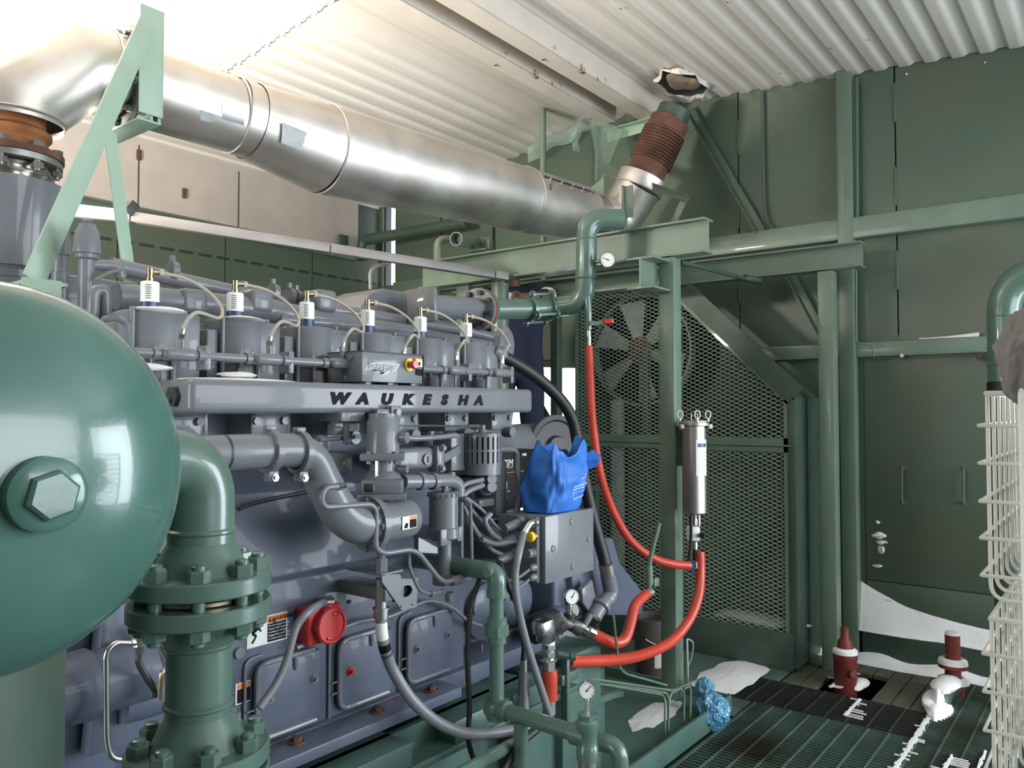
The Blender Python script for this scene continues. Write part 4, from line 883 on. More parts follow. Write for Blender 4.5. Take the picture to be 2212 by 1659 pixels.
MB().tube(hp[2:k-3], .0190, 16).build('white_tag', m_('label_white'), hs); MB().tube(hp[k-2:k+2], .0190, 16).build('black_band', m_('black_gloss'), hs); MB().tube(hp[k+2:k+4], .0191, 16).build('blue_band', m_('navy_plastic'), hs)
# --- small tube looping off the big elbow down to the filter
lt = thing('sensing_tube', 'thin grey tube looping from the big elbow down to the oil filter', 'tube', P(960, 1255, y=1.80))
ytu = 1.775
MB().tube(fillet(PP([(735, 1050), (703, 1053), (693, 1075), (700, 1096), (800, 1089), (812, 1100), (811, 1185), (830, 1196), (885, 1187), (905, 1195), (948, 1250), (962, 1258), (985, 1252)], y=ytu), .03, 4), .0085, 10).build('tube', EG, lt)
MB().cyl(P(728, 1051, y=ytu), P(741, 1050, y=ytu+.02), .013, n=6).build('hex_nut', m_('bright_steel'), lt)
MB().cyl(P(735, 1050, y=ytu+.01), P(760, 1049, y=1.83), .010, n=8).build('boss', EG, lt)
MB().tube(fillet(PP([(884, 1195), (884, 1225), (905, 1275), (925, 1283), (945, 1280)], y=1.80), .03), .006, 8).cyl(P(930, 1283, y=1.8), P(960, 1278, y=1.8), .010, n=8).build('branch_tube', EG, lt)
MB().cyl(P(975, 1256, y=1.78), P(1012, 1246, y=1.79), .016, n=12).cyl(P(970, 1280, y=1.79), P(972, 1298, y=1.79), .014, n=8).build('valve_body', EG, lt)
# --- oil filter canister
yf = 1.85
of = thing('oil_filter', 'grey cylindrical oil filter canister hung from a bracket', 'filter', P(958, 1255, y=yf))
ofc = P(958, 1100, y=yf)
def zo(v): return P(958, v, y=yf).z
MB().lathe((ofc.x, yf, 0), (0, 0, 1), [(.050, zo(1145)), (.050, zo(1072)), (.053, zo(1071)), (.053, zo(1066)), (.045, zo(1062))], 32).build('canister', EG, of)
mb = MB()
for k in range(18): a = 2*math.pi*k/18; mb.box((ofc.x+.052*math.cos(a), yf+.052*math.sin(a), zo(1068)), (.008, .009, .012), a)
mb.build('knurled_cap', EG, of, kind='stuff')
MB().lathe((ofc.x, yf, 0), (0, 0, 1), [(.045, zo(1165)), (.056, zo(1160)), (.056, zo(1140)), (.050, zo(1138))], 28).build('filter_base', EG, of)
MB().box((ofc.x-.035, yf-.035, zo(1155)), (.05, .02, .055), None, .004).build('base_lug', EG, of); MB().box((ofc.x+.05, yf-.01, zo(1155)), (.03, .05, .05), None, .004).build('base_lug', EG, of)
MB().lathe((ofc.x+.008, yf, 0), (0, 0, 1), [(.022, zo(1255)), (.022, zo(1165))], 20).lathe((ofc.x+.005, yf, 0), (0, 0, 1), [(.04, zo(1262)), (.04, zo(1240))], 8).build('drain_tube', EG, of)
MB().prism([(0, 0), (.09, -.045), (.09, -.065), (0, -.05)], (ofc.x-.14, 1.83, zo(1148)), (1, 0, 0), (0, 0, 1), -.02).build('support_arm', EG, of)
MB().ab((ofc.x-.03, yf+.04, zo(1165)), (ofc.x+.03, 2.06, zo(1140)), .004).build('mount_arm', EG, of)
# pipe from mixer to filter with band clamps
gp = thing('gas_feed_pipe', 'grey elbowed pipe with two band clamps from the carburettor to the filter', 'pipe', P(985, 1060, y=1.85))
MB().tube(fillet(PP([(870, 1041), (975, 1038), (990, 1046), (990, 1072)], y=1.86), .04), .024, 20).build('pipe', EG, gp)
for u in (908, 936): MB().lathe(P(u, 1040, y=1.86), (1, 0, 0), [(.0245, -.010), (.029, -.010), (.029, .010), (.0245, .010)], 20, cap=False).build('band_clamp', EG, gp)
MB().cyl(P(975, 1020, y=1.86), P(975, 1042, y=1.86), .014, n=14).cyl(P(962, 1050, y=1.84), P(962, 1072, y=1.84), .010, n=10).cyl(P(962, 1056, y=1.84), P(962, 1062, y=1.84), .014, n=6).build('test_boss', EG, gp)
# --- box behind the mixer, plate with bolts
kn = thing('air_regulator', 'grey regulator housing with a slotted plug behind the carburettor', 'regulator', P(900, 1015, y=2.06))
a_, b_ = P(860, 1018, y=1.97), P(940, 965, y=1.97)
MB().ab((a_.x, 1.97, a_.z), (b_.x, 2.14, b_.z), .018, 3).build('housing', EG, kn)
p = P(922, 992, y=1.968); MB().cyl(p, p+V((0, -.006, 0)), .020, n=20).build('slot_plug', EG, kn); MB().box(p+V((0, -.007, 0)), (.006, .003, .022)).build('slot', m_('dark_steel'), kn)
MB().ab(P(945, 1022, y=1.95), P(962, 962, y=1.95)+V((0, .05, 0)), .008, 2).build('mount_plate', EG, kn)
for u, v in ((957, 968), (955, 1012)): bolt(kn, P(u, v, y=1.945))
MB().bar(P(958, 990, y=1.97), P(1000, 965, y=2.02), .012, .03).build('strut', EG, kn)
bx_ = thing('breather_box', 'blank grey rounded housing behind the fat coolant pipe', 'housing', P(735, 1030, y=2.06))
MB().ab(P(690, 1030, y=2.0), P(765, 975, y=2.0)+V((0, .12, 0)), .016, 3).build('housing', EG, bx_)
MB().ab(P(744, 958, y=1.98), P(756, 905, y=1.98)+V((0, .01, 0)), .002, 1).build('hanger_strap', EG, bx_); bolt(bx_, P(750, 952, y=1.978))
# throttle rod and sensor loom
MB().cyl(P(858, 919, y=1.90), P(1030, 921, y=1.93), .0035, n=8).cyl(P(1010, 921, y=1.925), P(1035, 921, y=1.93), .008, n=8).solo('throttle_rod', m_('bright_steel'), 'bright thin throttle rod under the manifold', 'rod')
MB().tube(cat(PP([(862, 944), (900, 947), (950, 944), (985, 940)], y=1.93)), .010, 10).cyl(P(850, 945, y=1.88), P(868, 945, y=1.92), .014, n=14).solo('sensor_cable', EG, 'taped grey sensor cable running right from the carburettor barrel', 'cable')
MB().tube(cat(PP([(690, 950), (720, 948), (745, 946), (765, 944)], y=2.0)), .007, 8).solo('sensor_cable', EG, 'short taped grey cable behind the strap left of the carburettor', 'cable')
# --- finned actuator
ac = thing('throttle_actuator', 'grey slotted cylindrical actuator under the right end of the manifold', 'actuator', P(1044, 1025, y=2.0))
acc = P(1042, 980, y=1.98); ra = .071
def za(v): return P(1042, v, y=1.98).z
MB().lathe((acc.x, 1.98, 0), (0, 0, 1), [(ra, za(1024)), (ra, za(1003))], 36).build('lower_cup', EG, ac)
MB().lathe((acc.x, 1.98, 0), (0, 0, 1), [(ra*.86, za(1005)), (ra*.86, za(938))], 36).build('core', m_('dark_steel'), ac)
for v in (941, 972, 1001): MB().lathe((acc.x, 1.98, 0), (0, 0, 1), [(ra*.9, za(v+2.5)), (ra*1.04, za(v+2)), (ra*1.04, za(v-2)), (ra*.9, za(v-2.5))], 36).build('ring', EG, ac)
fin = MB().ab((-.0065, -.006, za(1002)-za(970)), (.0065, .006, za(940)-za(970))).mesh('fin', EG)
for k in range(22): a = 2*math.pi*k/22; put('fin', fin, ac, (acc.x+ra*.97*math.cos(a), 1.98+ra*.97*math.sin(a), za(970)), (0, 0, a+math.pi/2))
MB().lathe((acc.x, 1.98, 0), (0, 0, 1), [(ra, za(940)), (ra, za(936)), (.02, za(934)), (.012, za(926)), (.012, za(918))], 28).build('cap', EG, ac)
MB().box((acc.x+.075, 2.0, za(978)), (.022, .05, .10), None, .005).build('terminal_block', EG, ac)
MB().box((acc.x-.10, 2.06, za(975)), (.09, .1, .14), None, .006).build('mount_plate', EG, ac)
MB().tube(fillet([V((acc.x+.085, 1.98, za(972))), P(1112, 972, y=1.96), P(1117, 985, y=1.96)]+PP([(1118, 1020), (1125, 1060), (1118, 1100), (1098, 1138)], y=1.93), .03), .0125, 12).build('conduit', m_('conduit_grey'), ac)
# --- ESM engine control unit (black)
es = thing('engine_control_unit', 'black engine control unit with ESM lettering and coloured stripes', 'control unit', P(1110, 1110, y=2.13))
ye = 2.12; ea, eb = P(1064, 1108, y=ye), P(1165, 970, y=ye)
MB().ab((ea.x, ye, ea.z), (eb.x, ye+.12, eb.z), .006).build('case', m_('black_gloss'), es)
def et(s_, u, v, size, mt, **kw): MB().text(s_, P(u, v, y=ye-.001), (1, 0, 0), (0, 0, 1), size, .0012, **kw).build('lettering', m_(mt), es, ang=0)
et('ESM', 1086, 1008, .040, 'label_white', shear=.15, bold=.0012); et('ENGINE CONTROL UNIT', 1086, 1012, .0062, 'label_white', bold=.0002)
et('CE0706  ¤', 1080, 1066, .015, 'label_white', bold=.0003); et('[]', 1083, 1052, .035, 'label_white'); et('[]', 1089, 1052, .035, 'label_white'); et('Waukesha', 1086, 1076, .007, 'label_white'); et('INPUT', 1064, 1031, .008, 'label_white'); et('OUTPUT', 1064, 1058, .008, 'label_white')
et('WKI', 1128, 985, .016, 'label_white', bold=.0006)
for k, (m1, w1) in enumerate((('pipe_green', 42), ('yellow', 46), ('label_orange', 36), ('red_paint', 33))):
    MB().ab(P(1086, 1016+k*5.4, y=ye-.0012), P(1086+w1, 1012.3+k*5.4, y=ye-.0012)+V((0, .0011, 0))).build('stripe', m_(m1), es, ang=0)
MB().box(P(1060, 1055, y=2.06), (.07, .12, .23), None, .01).build('connector_block', EG, es)
for v in (1035, 1052): MB().lathe(P(1052, v, y=2.0), (-.5, -1, .1), [(.030, -.02), (.034, 0), (.024, .01), (.02, .05)], 20).build('round_connector', EG, es)
MB().box(P(1040, 1085, y=2.02), (.09, .06, .03), None, .006).build('mount_lug', EG, es); MB().box(P(1080, 1095, y=2.05), (.05, .06, .03), None, .006).build('mount_lug', EG, es)
MB().box(P(1110, 1118, y=2.16), (.3, .1, .02), None, .004).build('shelf', EG, es)
# --- wiring looms between control unit and junction box (every cable its own)
loom = [([(1043, 1048), (1010, 1062), (1000, 1085), (1030, 1150), (1065, 1170)], .011), ([(1043, 1036), (1000, 1050), (985, 1090), (1020, 1140), (1075, 1175), (1118, 1158)], .009), ([(1002, 1080), (1035, 1120), (1070, 1150), (1090, 1160)], .007), ([(1000, 1092), (1030, 1150), (1060, 1185), (1090, 1200)], .008), ([(1008, 1075), (1045, 1105), (1075, 1140), (1095, 1150)], .006), ([(1060, 1110), (1048, 1125), (1060, 1150), (1080, 1165)], .010), ([(1040, 1165), (1070, 1175), (1095, 1170), (1118, 1168)], .010)]
lmm = thing('cable_loom', 'bundle of taped grey cables running from the control unit to the junction box', 'cables', P(1060, 1200, y=1.9))
for k, (l, r) in enumerate(loom): MB().tube(cat(PP(l, y=1.90-.012*k)), r, 10).build('cable', EG, lmm)
for l in ([(997, 1085), (997, 1240)], [(1003, 1075), (1016, 1085), (1018, 1150), (1020, 1235), (1008, 1252)]): MB().tube(fillet(PP(l, y=1.83), .02), .0065, 8).build('tube_line', EG, lmm)
# --- junction box
jy = 1.72; jx0, jx1, jz0, jz1 = 2.385, 2.735, 1.005, 1.247
jb = thing('junction_box', 'grey electrical junction box under the blue bag', 'junction box', (2.56, 1.8, 1.0))
MB().ab((jx0, jy+.025, jz0), (jx1, 1.93, jz1), .003).build('case', EG, jb)
MB().ab((jx0+.018, jy, jz0-.004), (jx1+.004, jy+.022, jz1+.004), .003).build('door', EG, jb)
qs = MB().lathe((0, 0, 0), (0, 0, 1), [(.013, 0), (.013, .003), (.006, .004)], 20).mesh('quarter_turn_lock', EG)
for dx, dz in ((.5, .86), (.14, .5), (.85, .52), (.52, .14)): put('quarter_turn_lock', qs, jb, (jx0+.02+(jx1-jx0)*dx, jy-.0005, jz0+(jz1-jz0)*dz), rotto((0, -1, 0)))
def onside(u, v): return P(u, v, x=jx0)
p = onside(1153, 1158); MB().lathe(p, (-1, 0, 0), [(.020, 0), (.020, .012)], 20).build('gland', m_('brass'), jb); MB().lathe(p, (-1, 0, 0), [(.019, .012), (.019, .03), (.015, .032)], 24).build('yellow_button', m_('yellow'), jb, 'yellow round button')
p = onside(1150, 1194); MB().lathe(p, (-1, 0, 0), [(.020, 0), (.020, .010), (.017, .012), (.017, .035), (.012, .035)], 20).build('socket', EG, jb)
for v in (1225, 1246): p = onside(1155, v); MB().lathe(p, (-1, 0, 0), [(.014, 0), (.014, .02), (.008, .03)], 16).build('cable_gland', EG, jb)
p = onside(1155, 1128); MB().tube(fillet([p, p+V((-.03, 0, 0)), p+V((-.07, -.0, -.035))], .02), .013, 12).lathe(p, (-1, 0, 0), [(.02, 0), (.02, .012)], 12).build('elbow_fitting', m_('bright_steel'), jb)
for u, v in ((1128, 1126), (1118, 1158), (1112, 1195)): p = onside(u, v); MB().lathe(p, (-1, .15, -.2), [(.022, 0), (.022, .02), (.018, .022), (.018, .06), (.013, .09)], 16).build('loom_connector', EG, jb)
for v in (1225, 1246): p = onside(1155, v); MB().tube(cat([p+V((-.02, 0, 0)), p+V((-.08, .02, -.03)), p+V((-.13, .06, -.045))]), .006, 8).build('cable', EG, jb)
MB().ab((jx0+.05, 1.93, jz0+.05), (jx1-.05, 2.13, jz0+.12), .004).build('mount_arm', EG, jb)
pe = onside(1155, 1128)+V((-.07, 0, -.035))
hose('flex_conduit', [pe]+PP([(1122, 1190), (1113, 1240), (1117, 1300), (1138, 1390), (1160, 1460), (1188, 1545)], y=1.70), .0135, 'conduit_grey', 'grey flexible conduit dropping from the junction box past the steel fittings', 'conduit')
# black cables
hose('black_cable', PP([(1050, 1225), (1032, 1262), (1016, 1320), (1010, 1420), (1014, 1530), (1012, 1600), (1030, 1659)], y=1.72), .009, 'black_rubber', 'thin black cable hanging left of the green vertical pipe', 'cable')
hose('black_cable', PP([(1078, 1215), (1100, 1270), (1122, 1320), (1132, 1390), (1131, 1425)], y=1.76), .011, 'black_rubber', 'short black cable behind the conduit, ending in a steel coupling', 'cable')
MB().cyl(P(1131, 1425, y=1.76), P(1131, 1450, y=1.76), .013, n=10).cyl(P(1131, 1450, y=1.76), P(1131, 1472, y=1.76), .018, n=8).cyl(P(1131, 1472, y=1.76), P(1131, 1500, y=1.76), .021, n=14).cyl(P(1131, 1500, y=1.76), P(1131, 1640, y=1.76), .022, n=14).solo('hydraulic_coupling', m_('grey_steel'), 'small steel coupling below the short black cable', 'fitting')
hose('engine_loom', PP([(640, 1400), (700, 1375), (770, 1345), (840, 1332), (890, 1310), (930, 1298), (975, 1312), (1010, 1340), (1040, 1352)], y=1.99), .007, 'engine_grey', 'thin grey cable loom clipped along the crankcase above the doors', 'cable')
hose('engine_loom', PP([(515, 1100), (540, 1090), (600, 1075), (680, 1060)], y=2.03), .006, 'dark_steel', 'thin dark cable running along the upper crankcase behind the coolant pipe', 'cable')
# stainless line at the far left bottom
st = thing('steel_tube', 'bright bent stainless tube with a valve near the bottom left', 'tube', P(232, 1640, y=1.75))
MB().tube(fillet(PP([(285, 1389), (250, 1387), (229, 1410), (231, 1600), (240, 1640), (285, 1640)], y=1.75), .05), .0065, 10).build('tube', m_('bright_steel'), st)
MB().cyl(P(303, 1358, y=1.75), P(302, 1375, y=1.75), .011, n=6).cyl(P(302, 1375, y=1.75), P(301, 1395, y=1.75), .014, n=8).cyl(P(301, 1395, y=1.75), P(300, 1412, y=1.75), .010, n=6).cyl(P(283, 1389, y=1.75), P(300, 1386, y=1.75), .009, n=8).build('tee_valve', m_('bright_steel'), st)
MB().tube(cat(PP([(300, 1412), (300, 1432), (318, 1465), (335, 1490), (337, 1505)], y=1.76)), .008, 8).build('red_tipped_hose', m_('dark_steel'), st)
MB().tube(cat(PP([(375, 1440), (352, 1452), (347, 1480), (346, 1510)], y=1.74)), .0065, 8).build('tube', m_('brass'), st)
hose('black_hose', PP([(310, 1350), (328, 1390), (345, 1425)], y=1.85), .016, 'black_rubber', 'short black hose in the gap behind the flanged riser', 'hose')
# ============================================================ COOLER WITH FAN GUARD
XG = 5.06
co = thing('radiator_cooler', 'green radiator cooler with a big fan behind an expanded-metal guard', 'cooler', (5.3, 2.5, .0))
def g2(u, v): p = P(u, v, x=XG); return (p.y, p.z)
out = [g2(1245, 1335), g2(1245, 622), g2(1425, 622), g2(1470, 641), g2(1708, 864), g2(1715, 1412)]
zb = .075; out[0] = (out[0][0], zb); out[5] = (out[5][0], zb)
yL, yR = out[0][0], out[5][0]
def topz(y):     # outline height at y
    pts = out[1:5]
    for (ya, za_), (yb_, zb_) in zip(pts, pts[1:]):
        if yb_ <= y <= ya: return za_+(zb_-za_)*(y-ya)/(yb_-ya)
    return pts[0][1] if y > pts[0][0] else pts[-1][1]
ZM = P(1500, 957, x=XG).z
# expanded metal: flattened diamond strands, one mesh per guard panel
def mesh_panel(y0, y1, z0, zt):
    mb = MB(); DW, DH = .062, .0285; j = 0; z = z0
    def ok(y, z): return y0 <= y <= y1 and z <= min(zt, topz(y))
    nj = int((max(zt, z0)-z0)/(DH/2))
    for j in range(nj):
        za_ = z0+j*DH/2; zb_ = za_+DH/2; i0 = int((y1-y0)/DW)+2
        for i in range(-1, i0):
            yc = y0+i*DW+(DW/2 if j % 2 else 0)
            for sgn in (-1, 1):
                a, b_ = V((XG, yc, za_)), V((XG, yc+sgn*DW/2, zb_))
                if ok(a.y, a.z) and ok(b_.y, b_.z):
                    mb.bar(a, b_, .0028, .0052, up=(.45, 0, 1))
    return mb
mesh_panel(yR+.02, yL-.02, ZM+.03, 3).build('upper_guard', m_('mesh_green'), co, kind='stuff', ang=0)
mesh_panel(yR+.02, yL-.02, zb+.16, ZM-.03).build('lower_guard', m_('mesh_green'), co, kind='stuff', ang=0)
def gb(a, b_, w, nm='guard_frame', t=.006, x=XG-.006, mt='steel_green'): MB().bar((x, a[0], a[1]), (x, b_[0], b_[1]), t, w, up=(0, 0, 1) if abs(a[1]-b_[1]) < .5 else (0, 1, 0)).build(nm, m_(mt), co)
gb((yL, topz(yL)), out[2], .05); gb(out[2], out[3], .05)
MB().bar((XG-.006, out[3][0], out[3][1]-.02), (XG-.006, out[4][0], out[4][1]-.02), .045, .006, up=(1, 0, 0)).build('guard_frame', m_('steel_green'), co)
gb((yR+.02, out[4][1]), (yR+.02, zb), .055); gb((yL-.015, topz(yL)), (yL-.015, zb), .03)
gb((yL, ZM+.022), (yR, ZM+.022), .05); gb((yL, ZM-.026), (yR, ZM-.026), .035); gb((yL, ZM), (yR, ZM), .010, 'split_edge', .03)
MB().ab((XG-.02, yR-.0, .0), (XG+.02, yL, zb+.16), .004).build('bottom_rail', m_('cooler_green'), co)
# case: slanted top channel, right side, left side, lower plenum, core
MB().bar((XG+.22, out[3][0]+.02, out[3][1]+.02), (XG+.22, out[4][0]-.02, out[4][1]+.02), .44, .012, up=(0, -.65, .76)).build('sloping_top', m_('cooler_green'), co)
MB().bar((XG-.012, out[3][0]-.03, out[3][1]+.045), (XG-.012, out[4][0]-.035, out[4][1]+.03), .012, .13, up=(0, -.65, .76)).build('slope_channel', m_('cooler_green'), co)
MB().ab((XG-.01, yR-.028, .02), (5.54, yR-.02, out[4][1]+.02), .004).ab((XG-.012, yR-.03, .02), (XG+.0, yR+.02, out[4][1]), .002).build('side_panel', m_('cooler_green'), co)
MB().ab((XG, yR-.02, out[1][1]+.0), (5.5, yL, out[1][1]+.02), .004).build('top_plate', m_('cooler_green'), co) if False else None
MB().prism([(yL, .05), (yL, out[1][1]-.02), (out[3][0]+.05, out[3][1]-.02), (yR, out[4][1]-.02), (yR, .05)], (5.54, 0, 0), (0, 1, 0), (0, 0, 1), -.04).build('radiator_core', m_('black_rubber'), co)
MB().ab((5.34, yR+.02, .05), (5.36, yL-.3, ZM-.05), .004).build('plenum_panel', m_('wall_green'), co)
MB().bar((5.31, P(1545, 1290, x=5.31).y, P(1545, 1290, x=5.31).z), (5.31, P(1712, 1100, x=5.31).y, P(1712, 1100, x=5.31).z), .02, .11, up=(0, 0, 1)).build('diagonal_brace', m_('cooler_green'), co)
MB().ab((XG+.03, yR+.02, .05), (5.33, yL-.4, .24), .004).build('plenum_floor', m_('cooler_green'), co)
MB().ab((XG+.02, yL-.02, .05), (5.5, yL, topz(yL)), .004).build('side_panel', m_('cooler_green'), co)
fcn = P(1385, 757, x=5.24); FR = .37
mb = MB(); mb.lathe(fcn, (-1, 0, 0), [(FR+.03, -.06), (FR+.03, .02), (FR+.045, .02), (FR+.045, -.06)], 48); mb.build('shroud_ring', m_('mesh_green'), co)
fan = MB().lathe(fcn, (-1, 0, 0), [(.10, 0), (.10, .03), (.07, .045), (.02, .05)], 28).build('fan_hub', m_('rust'), co)
for k in range(6):
    a = 2*math.pi*k/6+.35; ca, sa = math.cos(a), math.sin(a)
    def bl(s, t): 
        r = .09+(FR-.09)*s; w_ = (.07+.13*s)*(t-.5); tw = .55-.25*s
        ty, tz = -sa, ca
        return fcn+V((-.02+w_*math.sin(tw), r*ca+ty*w_*math.cos(tw), r*sa+tz*w_*math.cos(tw)))
    mb = MB().grid(bl, 8, 4); mb.grid(lambda s, t: bl(s, t)+V((.006, 0, 0)), 8, 4); mb.build('fan_blade', m_('galvanised'), fan)
MB().ab((5.18, fcn.y-.09, .05), (5.22, fcn.y-.03, fcn.z), .004).build('fan_pedestal', m_('cooler_green'), co)
MB().ab((5.10, fcn.y+.10, .05), (5.16, fcn.y+.18, ZM+.3), .004).build('belt_cover', m_('galvanised'), co)
flake((XG+.14, P(1640, 1320, x=5.2).y, .255), .12, .33, .03, 31).solo('snow_patch', m_('snow'), 'snow lying inside the bottom of the cooler behind the guard', 'snow', kind='stuff')
# hinge latch at the cooler side
MB().bar(P(1742, 945, x=5.45), P(1768, 945, x=5.45), .012, .02).solo('latch_bar', m_('grey_steel'), 'small steel latch bar between the cooler side and the post', 'latch')

# ============================================================ COOLANT OUTLET PIPE: grey, red-gasketed flange, green S-bend
op = thing('coolant_outlet_pipe', 'grey then green coolant pipe with a red-gasketed flange and S-bend', 'pipe', P(1035, 720, d=4.1))
ga, gb_ = P(912, 660, d=3.72), P(1036, 668, d=4.12); gx = (gb_-ga).normalized()
MB().tube([ga, gb_], .057, 28).build('grey_pipe', EG, op)
MB().bar(ga-gx*.012, ga+gx*.012, .17, .16, bev=.006).build('pad_flange', EG, op)
MB().lathe(gb_-gx*.02, gx, [(.108, -.005), (.108, .016)], 36).build('flange', m_('engine_grey'), op)
MB().lathe(gb_, gx, [(.106, 0), (.106, .008)], 36).build('gasket', m_('red_paint'), op, 'red gasket')
MB().lathe(gb_+gx*.01, gx, [(.108, -.002), (.108, .02)], 36).build('flange', m_('pipe_green'), op)
fb2 = MB().cyl((0, 0, -.012), (0, 0, .014), .014, n=6).mesh('flange_bolt', m_('dark_steel'))
bx1, by1, _ = frame(gx)
for k in range(8): a = 2*math.pi*(k+.4)/8; put('flange_bolt', fb2, op, gb_-gx*.035+(bx1*math.cos(a)+by1*math.sin(a))*.088, rotto(gx))
g1, g2_ = gb_+gx*.03, P(1192, 664, d=4.46)
pt = [g1, P(1140, 667, d=4.36), g2_]
MB().tube(pt, .056, 28).build('green_pipe', m_('pipe_green'), op)
MB().tube(fillet([g2_, P(1262, 655, d=4.38), P(1267, 560, d=4.33), P(1267, 474, d=4.33), P(1345, 474, d=4.35)], [.18, .1, .15], 10), .057, 28).build('s_bend', m_('pipe_green'), op)
for u, v, d in ((1112, 667, 4.31),): 
    p = P(u, v, d=d); MB().lathe(p, pt[1]-pt[0], [(.057, -.006), (.060, 0), (.057, .006)], 28, cap=False).build('weld_bead', m_('pipe_green'), op)
for u, v, d in ((1267, 601, 4.33), (1267, 518, 4.33)): MB().lathe(P(u, v, d=d), (0, 0, 1), [(.057, -.004), (.060, 0), (.057, .004)], 28, cap=False).build('weld_bead', m_('pipe_green'), op)
v1, v2 = P(1143, 667, d=4.365), P(1184, 665, d=4.445); va = (v2-v1).normalized(); vx, vy, _ = frame(va)
for p in (v1, v2):
    f = MB().lathe(p-va*.008, va, [(.074, 0), (.074, .016)], 28)
    for k in range(4): a = math.pi/2*k+.5; f.cyl(p-va*.008+(vx*math.cos(a)+vy*math.sin(a))*.085, p+va*.008+(vx*math.cos(a)+vy*math.sin(a))*.085, .022, n=12)
    f.build('coupling_ring', m_('pipe_green'), op)
for k in range(4): a = math.pi/2*k+.5; q = (vx*math.cos(a)+vy*math.sin(a))*.085; MB().cyl(v1+q-va*.02, v2+q+va*.02, .009, n=10).build('tie_bolt', m_('pipe_green'), op)
# drain nipple + ball valve
dn = thing('drain_valve', 'small grey ball valve with a red-tipped lever under the S-bend', 'valve', P(1272, 750, d=4.32))
MB().tube(PP([(1269, 640), (1271, 675)], d=4.34), .020, 14).cyl(P(1271, 673, d=4.34), P(1271, 712, d=4.34), .019, n=8).build('body', m_('pipe_green'), dn)
MB().cyl(P(1271, 714, d=4.34), P(1272, 728, d=4.34), .014, n=12).cyl(P(1272, 728, d=4.34), P(1272, 750, d=4.34), .012, n=8).build('hose_tail', m_('bright_steel'), dn)
MB().bar(P(1274, 700, d=4.30), P(1310, 695, d=4.30), .012, .022).build('lever', m_('steel_green'), dn); MB().bar(P(1304, 695, d=4.29), P(1326, 693, d=4.29), .016, .026, bev=.004).build('lever_grip', m_('red_paint'), dn, 'red plastic grip')
# dials
def gauge(c, n, r, lab, stem=None, name='pressure_gauge', catg='gauge', needle=.8, mt='bright_steel'):
    n = V(n).normalized(); g = thing(name, lab, catg, c-V((0, 0, r)))
    MB().lathe(c, n, [(r*.9, -r*.55), (r*1.03, -r*.45), (r*1.03, 0), (r*.96, .004), (r*.94, 0)], 32).build('case', m_(mt), g)
    f = MB().lathe(c, n, [(r*.94, -.002), (r*.94, .0015)], 32).build('dial', m_('dial_white'), g)
    rt = V((0, 0, 1)).cross(n).normalized(); up = n.cross(rt); mb = MB()
    for k in range(11):
        a = -2.3+4.6*k/10; d = rt*math.sin(a)+up*math.cos(a); mb.bar(c+n*.0022+d*r*.72, c+n*.0022+d*r*.88, r*.04, .0006, up=n)
    mb.build('scale_marks', m_('label_black'), f, kind='stuff')
    d = rt*math.sin(needle)+up*math.cos(needle); MB().bar(c+n*.003-d*r*.25, c+n*.003+d*r*.7, r*.07, .0008, up=n).cyl(c+n*.002, c+n*.0045, r*.09, n=10).build('needle', m_('label_black'), f)
    if stem: MB().cyl(c-n*.01, stem, r*.28, n=10).build('stem', m_(mt), g)
    return g
tc_ = P(1313, 561, d=4.22); gauge(tc_, CAM-tc_+V((0, -.6, .2)), .040, 'round white-faced thermometer on the green S-bend', P(1283, 566, d=4.31), 'thermometer', 'thermometer', -1.2)

# ============================================================ SMALL GREEN PIPES BETWEEN BEAM AND WALL
pipe('green_pipe', [P(1050, 528, x=4.35), P(1055, 522, x=4.4), P(946, 517, x=4.0), P(944, 640, x=4.0), P(943, 800, x=4.0)], .030, 'steel_green', 'slim green pipe with an elbow dropping in front of the beam, left of the posts', rad=.06)
q0, q1 = P(985, 516, x=3.98), P(1052, 530, x=4.5)
ob = thing('open_pipe', 'short open-ended green pipe lying on the beam', 'pipe', q1-V((0, 0, .06)))
mb = MB(); mb.lathe(q0, q1-q0, [(.030, .05), (.042, .0), (.047, .0), (.047, (q1-q0).length), (.01, (q1-q0).length)], 28, cap=False); mb.build('pipe', m_('steel_green'), ob)
MB().lathe(q0, q1-q0, [(.042, .06), (.0, .06)], 28, cap=False).build('bore', m_('dark_steel'), ob)
p = P(1058, 530, x=4.3); MB().cyl(p+V((0, 0, -.06)), p+V((0, 0, .05)), .012, n=10).box(p, (.05, .03, .06), None, .004).build('clamp', m_('steel_green'), ob)
MB().ab(P(1010, 545, x=4.2), P(1048, 535, x=4.2)+V((.1, 0, 0)), .003).build('rest_plate', m_('steel_green'), ob)
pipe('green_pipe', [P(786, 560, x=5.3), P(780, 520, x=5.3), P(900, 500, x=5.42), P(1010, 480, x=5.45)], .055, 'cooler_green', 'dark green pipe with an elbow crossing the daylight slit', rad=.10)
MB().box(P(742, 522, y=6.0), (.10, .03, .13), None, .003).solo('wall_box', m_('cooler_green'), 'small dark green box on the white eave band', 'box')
pipe('bent_tube', [P(800, 625, y=3.4), P(799, 585, y=3.4), P(815, 573, y=3.4), P(835, 572, y=3.5)], .010, 'tray_grey', 'thin grey tube bent over at the top behind the fourth coil', 'tube', .04)
MB().ab((4.3, 2.9, 2.05), (4.5, 4.3, 2.3), .02).solo('air_filter_box', m_('black_rubber'), 'dark box in the shade under the beam right of the person', 'box') if False else None
